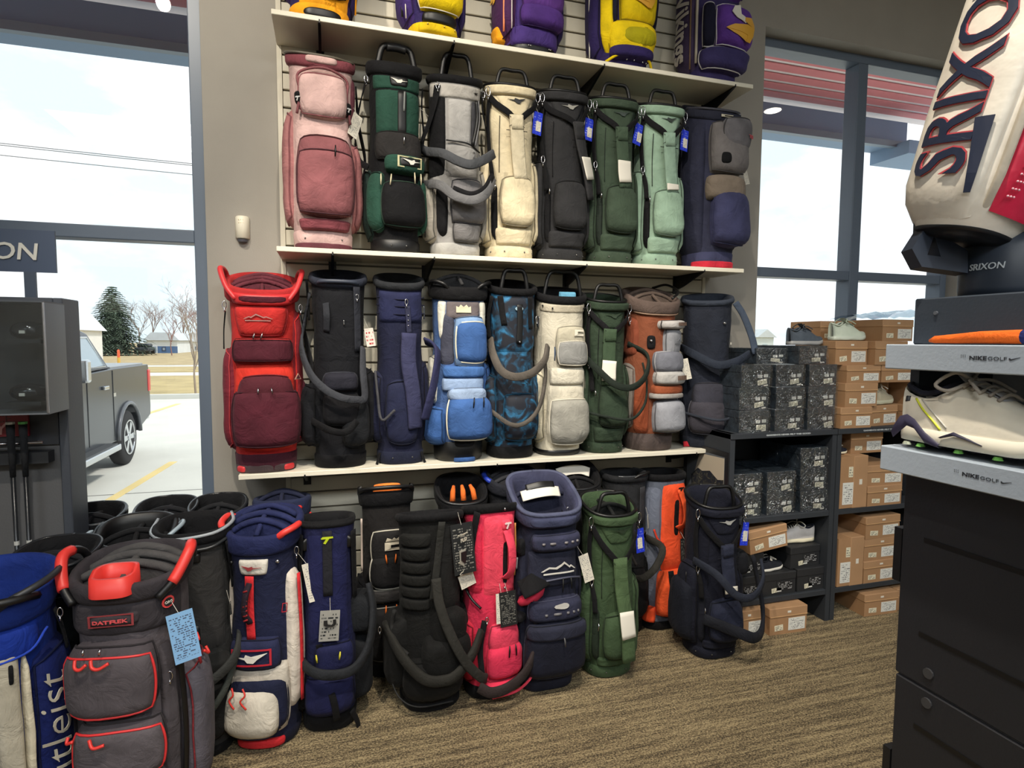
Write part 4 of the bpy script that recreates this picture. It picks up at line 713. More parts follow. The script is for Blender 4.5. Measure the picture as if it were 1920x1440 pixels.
dark_rim('black rimmed bag before the window, beside the wall pier', -.47, -.31, fab(34, 33, 35), fab(26, 28, 34), a=.108, rot=0)
b = Bag('black bag with a cream front plate behind the grey cart bag', -.70, -.60, 0, .87, .125, .118, rot=4, slant=.03); b.body(fab(28, 29, 30), base=BLACK, cuff=BLACKP, tc=.90, cth=.015); b.pad('rim_plate', fab(196, 186, 150), -38, 34, .915, .965, .022, rnd=.9); b.rim_handle(pla(150, 165, 175, rough=.3), -100, -50, .03, .03, .008, .97); b.rim_handle(pla(150, 165, 175, rough=.3), 40, 100, .035, .05, .008, .97); b.arc('rim_band', pla(20, 20, 22, rough=.25), [(a_, .99) for a_ in range(-120, 121, 24)], .008, .014); b.pad('pocket', BLACK, -45, 45, .1, .5, .05); b.pad('upper_pocket', BLACK, -40, 40, .55, .85, .03); b.dividers(fab(24, 24, 26), (0,), drop=.02)

CH8 = fab(46, 46, 46); b = Bag('charcoal carry bag with a long grey grab strap beside the navy and white bag', -.503, -.625, 0, .885, .128, .12, rot=2, slant=.01)
b.body(CH8, base=BLACK, cuff=BLACK, tc=.945, tb=.05); b.arc('rim_band', pla(150, 156, 162, rough=.3), [(-110, 1.0), (-70, .985), (-20, .98), (30, .99), (80, 1.0), (120, 1.0)], .007, .010); b.arc('rim_piping', pla(40, 42, 44, rough=.3), [(-80, .955), (-30, .93), (20, .93), (60, .95)], .007, .016); b.pad('front_panel', fab(52, 51, 51), -64, 60, .47, .93, .012, rnd=.06); b.pad('badge', BLACKP, -16, 14, .865, .915, .016, rnd=.2)
b.strip('grab_strap', fab(84, 84, 76), [(-6, .87, .016), (-6, .80, .034), (-8, .72, .036), (-6, .66, .02), (0, .60, .016)], .036, th=.006); b.pad('daisy_chain', BLACKP, -8, 10, .48, .605, .017, rnd=.2)
for k in range(5): b.pad('webbing_bar', fab(60, 60, 60), -6, 8, .49+k*.022, .50+k*.022, .022, rnd=.2, n=4)
b.pad('lumbar', fab(34, 34, 34), -60, 64, .37, .46, .06, rnd=.6); b.logo(TM, pla(180, 60, 50), -22, .43, .03, .066, ys=.5); b.ribbon('shoulder_strap', fab(54, 55, 54), [b.P(-70, .45, .03), (-.07, -.20, .365), (.0, -.225, .345), (.09, -.215, .37), (.155, -.16, .43), b.P(90, .56, .03)], .036, .014); b.ribbon('shoulder_strap', fab(64, 68, 64), [(.15, -.14, .40), (.11, -.185, .30), (.05, -.20, .22), (-.02, -.19, .16)], .024, .012); b.strip('harness_strap', BLACK, [(58, .94, .02), (66, .85, .02), (74, .72, .02)], .03); b.clip(62, .90, .02, .012); b.pad('pocket', fab(24, 24, 24), -44, 50, .08, .36, .05); b.pad('side_pocket', BLACK, 60, 120, .07, .5, .05); b.pad('side_pocket', BLACK, -120, -50, .07, .5, .05); b.tag(60, .66, .012, .05, TAGK, 0, .02); b.legs()
b.strip('zip_cord', fab(200, 60, 50), [(82, .70, .02), (84, .62, .02)], .01)

NB = fab(28, 32, 58); WH = fab(198, 190, 178); RD = fab(204, 44, 50); b = Bag('navy, white and red cart bag with red rim handles in the front row', -.252, -.625, 0, .875, .124, .122, rot=-12, prof=Bag.CART, slant=.03)
b.body(NB, base=fab(24, 26, 44), cuff=fab(30, 36, 74), tc=.90, cth=.016, tb=.06); b.dividers(fab(34, 40, 78), (-.055, .0, .055), drop=-.012, th=.013); b.rim_handle(REDH, -104, -58, .022, .022, .013); b.rim_handle(REDH, 34, 82, .022, .022, .013); b.pad('badge', fab(206, 200, 190), -26, 18, .80, .885, .014, rnd=.15, bot=.85); b.logo(RUN, pla(150, 60, 64), -4, .845, .05, .018, flip=True); b.ball('rivet', BLACKP, -40, .86, .01, .007); b.ball('rivet', CHROME, 32, .865, .01, .008)
b.strip('red_webbing', RD, [(-6, .80, .012), (-7, .65, .012), (-5, .515, .012)], .034); hd = b.ribbon('grab_handle', fab(40, 30, 40), [b.P(-6, .765, .012), b.P(-8, .72, .035), b.P(-10, .64, .035), b.P(-6, .59, .012)], .022, .014)
for k in range(7): b.strip('handle_wrap', fab(150, 40, 44), [(-10.5, .735-k*.021, .044-abs(3-k)*.002), (-5.5, .742-k*.021, .044-abs(3-k)*.002)], .006, th=.003, parent=hd, n=2)
b.logo(FRAME, pla(190, 40, 56), 44, .635, .034, .010, rot=80, name='red_frame'); b.pad('valuables_pocket', fab(36, 40, 70), -42, 36, .38, .52, .04, rnd=.35, top=1.0); b.logo(FRAME, pla(190, 40, 56), -4, .452, .100, .046, ys=.95, name='red_frame'); b.logo(RUN, pla(226, 222, 212), -4, .452, .078, .047)
b.pad('white_wrap', WH, -52, 54, .07, .41, .03, rnd=.3); b.pad('pocket_band', fab(26, 30, 54), -46, 46, .09, .355, .045, rnd=.4); p = b.pad('large_pocket', fab(206, 198, 184), -46, 30, .075, .315, .07, rnd=.42, sag=.2, pipe=fab(28, 30, 52), pr=.006)
for th in (-20, -8):
    b.arc('zipper_pull', pla(220, 60, 50), [(th, .335, .07), (th+3, .31, .078), (th-1, .285, .08), (th+4, .25, .078)], .0035, parent=p)
b.pad('base_band', RD, -50, 46, .012, .055, .02, rnd=.3, pipe=None); b.pad('white_stripe', fab(214, 204, 192), 46, 92, .16, .80, .03, rnd=.25, top=.8); b.strip('red_zip', RD, [(66, .78, .034), (68, .5, .036), (66, .20, .036)], .016); b.pad('white_stripe', fab(206, 196, 184), -100, -70, .4, .76, .03, rnd=.3); b.strip('red_zip', RD, [(-86, .74, .034), (-86, .55, .036), (-84, .42, .036)], .014); b.pad('side_pocket', NB, 92, 140, .08, .75, .03); b.tag(84, .80, .042, .155, TAGW, 10, .045, yaw=14); b.clip(72, .88, .02)

N11 = fab(26, 29, 64); b = Bag('navy blue stand bag with green logo and grey hang tag in the front row', -.02, -.60, 0, .86, .108, .105, rot=0, slant=-.01)
b.body(N11, base=BLACK, cuff=BLACK, tc=.965, tb=.08, cth=.006); b.strip('front_webbing', fab(34, 34, 40), [(0, .955, .008), (0, .80, .010), (0, .66, .008)], .036); b.logo(TM, pla(190, 206, 40), 0, .915, .03, .014); b.pad('front_panel', fab(28, 31, 70), -50, 50, .42, .95, .006, rnd=.06); b.strip('harness_strap', BLACK, [(-56, .94, .012), (-62, .80, .014), (-66, .60, .014)], .034); b.strip('harness_strap', BLACK, [(56, .94, .012), (60, .80, .014), (64, .62, .014)], .034)
for th in (-52, 50): b.pad('ladder_lock', BLACKP, th-9, th+9, .86, .92, .016, rnd=.3, n=6)
b.tag(2, .60, .075, .12, TAGGREY, -4, .028, yaw=0); b.logo([[(-.5, .5), (-.2, .5), (-.2, -.1), (0, -.25), (.2, -.1), (.2, .5), (.5, .5), (.5, -.2), (.2, -.5), (-.2, -.5), (-.5, -.2)]], pla(24, 24, 26), 2, .545, .026, .040, name='tag_mark'); b.strip('harness_strap', BLACK, [(-14, .44, .016), (-8, .38, .02), (-4, .30, .02), (4, .18, .05), (8, .08, .04)], .026); b.pad('pocket', fab(28, 31, 70), -46, 46, .09, .29, .045, rnd=.3); b.pad('mid_pocket', fab(27, 30, 66), -24, 48, .30, .44, .035, rnd=.5)
for th in (-16, 14): b.pull(pla(210, 200, 60), th, .405, .038, .03)
b.pad('hip_pad', fab(26, 28, 32), 60, 118, .43, .62, .09, rnd=.5); b.pad('hip_pad', fab(24, 26, 30), 70, 125, .08, .40, .07, rnd=.4); b.ribbon('shoulder_strap', fab(36, 38, 42), [b.P(-96, .36, .04), (-.07, -.165, .305), (.02, -.18, .28), (.10, -.165, .29), (.155, -.13, .36), (.175, -.09, .48), (.16, -.05, .58)], .04, .018); b.pad('side_pocket', BLACK, -120, -54, .08, .40, .05); b.strip('base_strap', BLACK, [(34, .10, .04), (46, .03, .04), (50, -.01, .04)], .022); b.legs()

b = Bag('black bag with orange lining and grey zip trims behind the black stand bag', .246, -.27, 0, .87, .115, .11, rot=0, prof=Bag.CART, slant=-.02); OR = pla(226, 112, 40); K12 = fab(32, 30, 30)
b.body(K12, base=BLACK, cuff=BLACK, tc=.92, lining=fab(220, 110, 40)); b.pad('rim_lining', fab(228, 118, 46), 140, 220, .93, .99, .0, rnd=.3, o=-.03); b.rim_handle(BLACKP, -80, 80, .012, .035, .010); b.pad('rim_horn', BLACKP, -98, -80, .97, 1.03, .014, rnd=.4); b.pad('rim_horn', BLACKP, 80, 98, .97, 1.03, .014, rnd=.4); b.pad('orange_liner', fab(230, 120, 50), -40, 40, .975, 1.035, -.012, rnd=.6, o=-.03); p = b.pad('upper_pocket', fab(30, 29, 30), -36, 44, .62, .82, .04, rnd=.55, pipe=pla(190, 186, 172), pr=.004); b.logo(CSQ, pla(200, 190, 170), 6, .74, .045, .046); b.logo([[(-.5, -.5), (.5, -.5), (.4, .5), (.15, 0), (0, .5), (-.15, 0), (-.4, .5)]], pla(200, 190, 170), 6, .775, .04, .046, ys=.4, name='crown'); p = b.pad('mid_pocket', fab(26, 25, 26), -36, 44, .50, .70, .05, rnd=.6, pipe=pla(196, 192, 180), pr=.005)
for th in (-4, 8): b.pull(OR, th, .70, .05, .04, p); b.pull(OR, th, .43, .05, .05)
b.pad('waist', fab(48, 46, 46), -48, 50, .43, .50, .04, rnd=.4, pipe=pla(170, 166, 155)); b.pad('large_pocket', fab(28, 27, 28), -44, 50, .10, .42, .06, rnd=.35, pipe=pla(120, 118, 112)); b.arc('side_piping', pla(196, 180, 170), [(-70, .86), (-76, .72), (-70, .58)], .005, .01); b.pad('side_pocket', BLACK, -125, -56, .08, .55, .04); b.pad('side_pocket', BLACK, 56, 120, .08, .55, .04)

K13 = fab(20, 20, 20); b = Bag('black ribbed stand bag with large black hang tag in the front row', .405, -.57, 0, .835, .135, .13, rot=0, slant=-.03)
b.body(K13, base=BLACK, cuff=BLACK, tc=.955, tb=.05); 
for k in range(6): b.pad('quilt_rib', fab(23, 23, 22), -74, -2, .54+k*.062, .60+k*.062, .022, rnd=.2, n=8)
b.pad('upper_panel', fab(26, 26, 26), 0, 66, .52, .94, .010, rnd=.1); b.strip('webbing', fab(40, 40, 38), [(8, .96, .016), (4, .84, .018), (0, .7, .026), (-2, .6, .03)], .03); tg = b.tag(42, .945, .098, .215, TAGK, 4, .028, yaw=8); b.word('KEY ADJUSTMENTS', pla(205, 200, 185), 42, .90, .07, .052, rot=4); b.word('FLEX', pla(205, 200, 185), 42, .875, .04, .052, rot=4, bold=.02); b.logo([[(-.3, .5), (.28, .45), (.42, -.1), (.5, -.12), (.02, -.5), (-.45, -.1), (-.3, -.08)]], pla(175, 172, 160), 41, .79, .07, .050, name='tag_arrow', rot=4); b.logo([[(-.22, .4), (.2, .36), (.3, -.02), (.02, -.3), (-.24, -.02)]], pla(24, 26, 28), 41, .79, .07, .052, name='tag_arrow', rot=4); b.logo(PEAK, pla(190, 186, 172), 42, .725, .045, .051, rot=4); b.tag(52, .70, .07, .06, TAGW, 16, .040, yaw=10)
b.pad('pouch', fab(19, 19, 19), -6, 56, .36, .54, .06, rnd=.6); b.pad('lower_pouch', fab(18, 18, 18), -20, 62, .20, .42, .075, rnd=.5); b.pad('side_pouch', fab(19, 19, 19), -128, -50, .10, .50, .07, rnd=.5); b.pad('front_pocket', fab(17, 17, 17), -52, 44, .08, .30, .065, rnd=.5); b.pad('side_pocket', K13, 60, 120, .08, .5, .04)
b.ribbon('shoulder_strap', fab(44, 43, 40), [(.0, -.165, .60), (.01, -.19, .50), (.05, -.215, .38), (.11, -.225, .26), (.18, -.20, .17), (.215, -.16, .135)], .040, .014); b.ribbon('shoulder_strap', fab(40, 39, 36), [b.P(-86, .44, .07), (-.14, -.17, .29), (-.06, -.225, .215), (.02, -.235, .20), (.08, -.225, .215), (.15, -.19, .27), (.20, -.14, .34)], .044, .020); b.arc('side_webbing', fab(40, 40, 40), [(-64, .54), (-70, .46), (-60, .38), (-36, .34)], .010, .05); b.clip(-84, .42, .09, .012); b.legs()
b.arc('base_seam', fab(50, 50, 50), [(-70, .30), (-66, .18), (-50, .10), (-20, .075), (20, .075)], .003, .055)

b = Bag('black bag with orange dividers and open rim behind the pink bag', .614, -.25, 0, .85, .118, .112, rot=0, slant=.05); b.body(BLACK, base=BLACK, cuff=BLACK, tc=.92, cth=.014)
for x_, th in ((-.055, 0), (0, 0), (.055, 0)):
    MB().tube([(x_, -.06, .80), (x_*.9, -.045, .845), (x_*.75, -.02, .865)], [.015, .013, .008], 6).build('divider', fab(226, 110, 44), b.root, True)
b.arc('rim_band', pla(30, 30, 32, rough=.35), [(a_, .995) for a_ in range(-180, 181, 30)], .009, .006); b.pad('rim_plate', fab(60, 60, 62), -50, 54, .895, .945, .022, rnd=.6); b.pad('pocket', BLACK, -40, 40, .1, .45, .05)

PK = fab(206, 48, 78); PKL = fab(224, 70, 92); b = Bag('hot pink stand bag with black tag and looped strap in the front row', .672, -.575, 0, .85, .115, .112, rot=2, slant=-.03)
b.body(PK, base=BLACK, cuff=BLACK, tc=.955, tb=.075, cth=.008); b.ball('snap', CHROME, 12, .975, .012, .006); b.pad('front_panel', PKL, -26, 54, .55, .95, .014, rnd=.12); b.pad('badge', PKL, 6, 28, .875, .925, .022, rnd=.3); b.logo(TM, pla(232, 205, 205), 17, .90, .028, .027); b.strip('grab_strap', fab(220, 66, 90), [(17, .88, .018), (20, .80, .045), (20, .70, .045), (14, .645, .018)], .042, th=.007); b.pad('slot', BLACK, 8, 22, .59, .86, .016, rnd=.3); b.ball('snap', CHROME, 12, .60, .022, .006); b.arc('zipper', pla(190, 130, 70), [(48, .90), (52, .78), (48, .64)], .004, .012)
b.pad('side_panel', fab(196, 40, 68), -84, -26, .56, .92, .012, rnd=.1); b.strip('harness_strap', BLACK, [(-36, .97, .016), (-48, .86, .016), (-54, .74, .016)], .03); b.arc('side_zip', BLACKP, [(-76, .585), (-50, .54), (-28, .50)], .006, .016); b.tag(14, .585, .078, .15, TAGK, 2, .035, yaw=4); b.tag(4, .58, .05, .13, TAGW, 0, .032, yaw=4); b.pad('upper_pocket', fab(222, 66, 94), -14, 52, .235, .42, .035, rnd=.7); p = b.pad('pocket', fab(214, 52, 84), -18, 56, .12, .31, .055, rnd=.5, pipe=fab(180, 40, 64))
for th in (12, 22): b.pull(BLACKP, th, .315, .058, .05, p)
b.pad('base_pocket', fab(216, 54, 84), -26, 54, .065, .125, .065, rnd=.5); b.pad('side_pocket', fab(190, 38, 62), -112, -44, .08, .42, .03); b.strip('harness_strap', BLACK, [(-20, .44, .02), (-28, .30, .03), (-22, .16, .06)], .026); b.clip(-16, .45, .03, .012)
pd = b.ribbon('shoulder_pad', fab(214, 56, 84), [b.P(52, .50, .035), (.16, -.14, .455), (.22, -.11, .48), (.25, -.08, .50)], .042, .03); b.ribbon('pad_lining', BLACK, [(.10, -.15, .50), (.15, -.16, .525), (.20, -.135, .535), (.235, -.10, .525)], .085, .012, parent=pd, flat=(.2, -.6, .8))
b.ribbon('shoulder_strap', fab(48, 40, 40), [(.17, -.10, .44), (.185, -.12, .34), (.17, -.155, .24), (.11, -.20, .165), (.03, -.225, .125), (-.05, -.215, .105), (-.10, -.19, .125)], .046, .016); b.arc('strap_trim', PKL, [(100, .50, .06), (100, .38, .085), (84, .24, .10), (56, .145, .10), (20, .10, .105), (-10, .085, .10)], .006); b.legs()
b.pad('elbow', BLACK, 30, 60, .40, .45, .06, rnd=.7)

SN = fab(28, 30, 46); b = Bag('navy cart bag with a cream card in its wide rim in the front row', .935, -.56, 0, .885, .140, .138, rot=0, prof=Bag.CART, slant=.062, n=3.4)
b.body(SN, base=fab(26, 28, 42), cuff=fab(56, 58, 82), tc=.90, tb=.07, cth=.02); b.arc('rim_edge', fab(78, 82, 106), [(a_, .995) for a_ in range(-180, 181, 24)], .011, .012); b.dividers(fab(40, 42, 60), (.06,), drop=.03, cross=False); b.ribbon('rim_card', WHITE, [(-.095, .03, .86), (-.03, .02, .875), (.04, .02, .88), (.095, .035, .87)], .05, .003, flat=(0, -.8, .6)); b.ribbon('rim_card_print', BLACKP, [(-.07, .045, .895), (.0, .035, .91), (.07, .045, .905)], .03, .003, flat=(0, -.8, .6)); b.pad('rim_cup', fab(56, 60, 84), -38, 40, .91, .985, .03, rnd=.6);
b.clip(24, 1.0, -.02, .012); b.pad('collar_pocket', fab(50, 52, 74), -34, 46, .74, .86, .045, rnd=.35, pipe=fab(34, 36, 52)); 
for k in range(5): b.pad('webbing_bar', pla(120, 116, 118), -14+k*9, -8+k*9, .79, .815, .052, rnd=.2, n=4)
b.pad('upper_panel', fab(36, 38, 54), -48, 50, .55, .74, .02, rnd=.15); b.logo(PEAK, pla(205, 202, 196), 8, .655, .105, .028); b.arc('zipper', pla(70, 72, 90), [(-32, .58), (10, .60), (48, .58)], .005, .026); b.pull(BLACKP, 6, .60, .03, .06); b.pull(BLACKP, 18, .60, .03, .05); b.pad('mid_pocket', fab(44, 46, 66), -40, 48, .385, .50, .055, rnd=.4, pipe=fab(64, 66, 86)); b.logo([[(math.cos(k*.5236)*.5, math.sin(k*.5236)*.5) for k in range(12)]], pla(196, 194, 190), 4, .475, .026, .060, name='round_badge')
for k in range(5): b.pad('webbing_bar', pla(104, 102, 106), -10+k*8, -5+k*8, .425, .445, .061, rnd=.2, n=4)
p = b.pad('large_pocket', fab(20, 22, 36), -46, 56, .085, .37, .07, rnd=.35, sag=.2, pipe=fab(44, 46, 60)); b.pad('pocket_hood', fab(40, 42, 58), -40, 50, .30, .385, .076, rnd=.6, o=.03); b.pull(pla(90, 90, 92), 2, .33, .085, .04, p); b.pad('side_panel', fab(34, 36, 52), -120, -52, .10, .84, .02); b.pad('side_valve', BLACK, -76, -54, .70, .80, .03, rnd=.6); b.strip('side_chain', pla(150, 150, 155), [(-66, .70, .03), (-68, .64, .03)], .008); b.pad('side_pocket', SN, 62, 122, .10, .8, .03); b.tag(66, .68, .05, .13, TAGW, 14, .04, yaw=4)

b = Bag('black bag with blue rim pads behind the navy cart bag', .895, -.225, 0, .895, .128, .115, rot=0, prof=Bag.CART, slant=.03); b.body(fab(30, 31, 36), base=BLACK, cuff=fab(34, 36, 44), tc=.92, cth=.014); b.rim_handle(pla(34, 60, 170), -112, -76, .018, .01, .013); b.rim_handle(pla(40, 66, 180), -12, 34, .018, .02, .013); b.dividers(fab(50, 50, 54), (-.03, .04), drop=.0); b.pad('pocket', BLACK, -40, 40, .1, .5, .05); b.pad('side_pocket', BLACK, -120, -60, .1, .8, .03)
b = Bag('navy bag with coral rim handle standing against the slatwall corner', -.215, -.25, 0, .865, .11, .105, rot=0, prof=Bag.CART, slant=-.01); b.body(fab(28, 30, 48), base=BLACK, cuff=fab(34, 40, 66), tc=.90, cth=.014); b.rim_handle(REDH, -48, 40, .020, .0, .013, .955); b.dividers(fab(30, 34, 56), (0, .045), drop=-.01); b.pad('red_tab', REDH, 70, 84, .86, .92, .02, rnd=.3); b.pad('pocket', NB, -40, 40, .1, .5, .05); b.pad('side_stripe', WH, 66, 92, .55, .84, .02)
b = Bag('black bag with a cream card in its rim behind the green bag', 1.222, -.235, 0, .89, .125, .115, rot=0, prof=Bag.CART, slant=.06); b.body(fab(30, 30, 32), base=BLACK, cuff=BLACK, tc=.90, cth=.016); b.ribbon('rim_card', WHITE, [(-.09, -.01, .89), (-.03, .0, .90), (.04, .0, .90), (.09, -.01, .885)], .055, .003, flat=(0, -.75, .66)); b.dividers(fab(26, 26, 28), (-.03, .04), drop=.02); b.pad('pocket', BLACK, -40, 40, .1, .5, .05); b.pad('side_pocket', fab(34, 34, 36), -120, -56, .5, .85, .03); b.arc('rim_band', pla(26, 26, 28, rough=.35), [(a_, .995) for a_ in range(-180, 181, 30)], .010, .006); b.clip(-60, .78, .03, .016)

b = harness_bag('moss green stand bag with a wide white sticker on its shoulder pad, on the carpet', 1.262, -.565, 0, fab(58, 76, 52), fab(34, 44, 34), H=.81, a=.122, b=.118, rot=2, sticker='floor', logo=(40, 54, 40), colp=fab(72, 92, 62), tagth=66, tagroll=2, pad=(.72, .14), pk=(.12, .40), over=.042)
b.dividers(fab(24, 26, 26), (0,), drop=.02)
b = Bag('charcoal bag with thin rim behind the green bag on the carpet', 1.525, -.225, 0, .87, .115, .11, rot=0, slant=.0); b.body(fab(38, 39, 42), base=BLACK, cuff=fab(30, 31, 34), tc=.955); b.arc('rim_band', pla(50, 52, 56, rough=.3), [(a_, .998) for a_ in range(-40, 140, 24)], .006, .004); b.rim_handle(BLACKP, 0, 70, .01, .025, .008); b.pad('pocket', BLACK, -40, 40, .1, .45, .05); b.strip('webbing', fab(50, 50, 54), [(20, .93, .014), (22, .7, .014)], .04); b.logo([[(math.cos(k*.5236)*.5, math.sin(k*.5236)*.5) for k in range(12)]], pla(170, 170, 172), 34, .60, .02, .012, name='round_badge'); b.pad('side_pocket', BLACK, 50, 120, .1, .5, .04); b.tag(52, .74, .03, .07, TAGW, 0, .02)

OG = fab(234, 84, 46); SG = fab(92, 98, 112); b = Bag('neon orange and slate grey stand bag next to the shoe rack', 1.752, -.225, 0, .862, .125, .118, rot=0, slant=-.005)
b.body(SG, base=BLACK, cuff=BLACK, tc=.955, tb=.06, cth=.008); b.pad('front_panel', OG, -22, 56, .38, .945, .016, rnd=.12); b.pad('slot', BLACK, 2, 18, .58, .87, .019, rnd=.3); b.strip('grab_strap', fab(236, 92, 50), [(14, .91, .024), (20, .80, .05), (20, .70, .05), (12, .66, .02)], .046, th=.007); b.logo(TM, pla(30, 26, 28), 14, .905, .032, .030); b.tag(22, .60, .05, .12, TAGK, 0, .045, yaw=0); b.pad('lower_panel', fab(238, 92, 48), -34, 58, .09, .40, .06, rnd=.3); b.strip('webbing', BLACK, [(-8, .42, .07), (-4, .28, .078), (4, .14, .07)], .03); b.pad('base_panel', OG, -74, -30, .05, .16, .03, rnd=.3); b.pad('side_panel', fab(100, 106, 122), -74, -22, .16, .93, .012, rnd=.1); b.pad('side_stripe', fab(60, 62, 70), -84, -70, .14, .93, .016, rnd=.1); b.pad('side_pocket', BLACK, -130, -84, .1, .6, .03); b.ribbon('shoulder_strap', fab(46, 44, 40), [b.P(-60, .60, .02), (-.10, -.20, .50), (-.16, -.24, .42), (-.22, -.22, .36), (-.26, -.16, .34)], .036, .016); b.ribbon('shoulder_strap', fab(50, 46, 44), [b.P(-66, .62, .02), (-.19, -.16, .58), (-.26, -.15, .50), (-.25, -.20, .42)], .014, .010); b.pad('side_pocket', fab(230, 84, 46), 58, 118, .1, .6, .03); b.arc('side_cord', fab(200, 60, 40), [(-40, .66), (-30, .60), (-16, .57)], .006, .02); b.legs()

N22 = fab(21, 23, 36); b = harness_bag('dark navy stand bag with looped strap, closest to the shoe boxes', 1.85, -.565, 0, N22, fab(22, 24, 34), H=.80, a=.128, b=.122, rot=-3, sticker='low', logo=(160, 160, 158), colp=fab(40, 44, 62), wtag=TAGBLUE, tagth=58, pocket=fab(32, 36, 54), pad=(.74, .42), pk=(.12, .40))
b.ribbon('shoulder_strap', fab(36, 40, 52), [b.P(-70, .62, .02), (-.09, -.19, .47), (-.01, -.235, .38), (.08, -.24, .37), (.16, -.20, .43), (.19, -.14, .50)], .038, .014); b.ribbon('shoulder_strap', fab(24, 26, 34), [b.P(-40, .29, .05), (.02, -.235, .19), (.10, -.235, .16), (.18, -.18, .17), (.215, -.13, .26), (.205, -.10, .38), (.18, -.09, .50)], .052, .018); b.pad('hip_pad', fab(20, 21, 26), 54, 100, .50, .66, .06, rnd=.5)
b.pad('side_bulge', fab(20, 23, 34), -128, -60, .08, .50, .075, rnd=.5)
# red strap left on the shelf end
t = thing('red_strap', 'loose red strap end draped over the right end of the lowest shelf', 'strap', (2.07, -.27, ZC_))
hb = Bag.ribbon(type('o', (), {'root': t})(), 'webbing', fab(180, 40, 52), [(-.16, .07, .016), (-.05, .02, .026), (.005, -.005, .03), (.022, -.02, .0), (.012, -.024, -.05), (-.005, -.026, -.065)], .03, .007, None, 6, True, (0, -1, .4))
# ------------------------------------------------------------------ shoe racks with boxes
RK = mat((44, 48, 54), .6, 'paint', var=.05)
def rack(label, x0, x1, zs, words=None, wu=None):
    t = thing('shoe_rack', label, 'shelf unit', (x0, -.5, 0)); w_ = x1-x0; d_ = .42; zt = zs[-1]
    MB().box(0, .03, 0, d_, 0, zt).build('side_panel', RK, t); MB().box(w_-.03, w_, 0, d_, 0, zt).build('side_panel', RK, t)
    MB().box(.03, w_-.03, d_-.012, d_, 0, zt).build('back_panel', RK, t)
    for z in zs: bevel(MB().box(0 if z == zt else .03, w_ if z == zt else w_-.03, -.006 if z == zt else 0, d_-.012, z-.03, z).build('shelf', RK, t), .002, 1)
    if words: text_on('lettering', words, wu[1], (wu[0]-x0, -.0065, zt-.015), (1, 0, 0), (0, 0, 1), pla(190, 196, 200), t, .001, 0, .03, .62)
    return t
R1 = rack('black shoe rack under the plastic wrapped boxes', 1.995, 2.695, (.185, .64, 1.10), 'GARMENTS NEVER FELT THIS GOOD', (2.36, .29))
rack('black shoe rack under the brown shoe boxes', 2.70, 3.42, (.185, .64, 1.10), 'GARMENTS NEVER FELT THIS GOOD', (3.02, .29))
# picture on the rack's side panel
pt = thing('side_poster', 'framed camouflage picture on the side of the black shoe rack', 'poster', (1.993, -.30, .80))
MB().box(-.006, 0, -.20, .20, -.17, .20).build('frame', pla(26, 26, 30), pt)
MB().prism([(-.17, .14), (.02, .17), (.17, .17), (.17, -.15), (-.17, -.15)], .002, (-.006, 0, 0), Vector((0, -1, 0)), Vector((0, 0, 1)), Vector((-1, 0, 0))).build('print', pla(84, 88, 94, rough=.5), pt)
MB().prism([(-.10, .02), (-.05, .155), (.17, .165), (.17, .03)], .001, (-.0085, 0, 0), Vector((0, -1, 0)), Vector((0, 0, 1)), Vector((-1, 0, 0))).build('print', pla(176, 164, 146, rough=.6), pt)
MB().prism([(-.12, -.14), (-.12, .02), (-.06, .07), (-.02, .06), (.05, .075), (.12, .04), (.17, .05), (.17, -.14)], .001, (-.010, 0, 0), Vector((0, -1, 0)), Vector((0, 0, 1)), Vector((-1, 0, 0))).build('print', mat((96, 92, 78), .8, 'camo', scale=2.5), pt)
BRWN = mat((164, 126, 90), .75, 'card', var=.06); BRWL = mat((172, 134, 98), .75, 'card', var=.06); WRAP = mat((38, 46, 54), .45, 'wrap', var=.5); BLKB = mat((34, 35, 38), .6, 'card', var=.1)
def quad(name, m, x0, x1, z0, z1, y, parent, roll=0):
    c = Vector(((x0+x1)/2, y, (z0+z1)/2)); v = []
    for d in (0, -.0012):
        for (i, j) in ((-1, -1), (1, -1), (1, 1), (-1, 1)):
            a, b_ = i*(x1-x0)/2, j*(z1-z0)/2; v.append(c+Vector((a*math.cos(R(roll))-b_*math.sin(R(roll)), d, a*math.sin(R(roll))+b_*math.cos(R(roll)))))
    return link(name, v, BOXF, m, parent, False, [(0, 0), (1, 0), (1, 1), (0, 1)]*2)
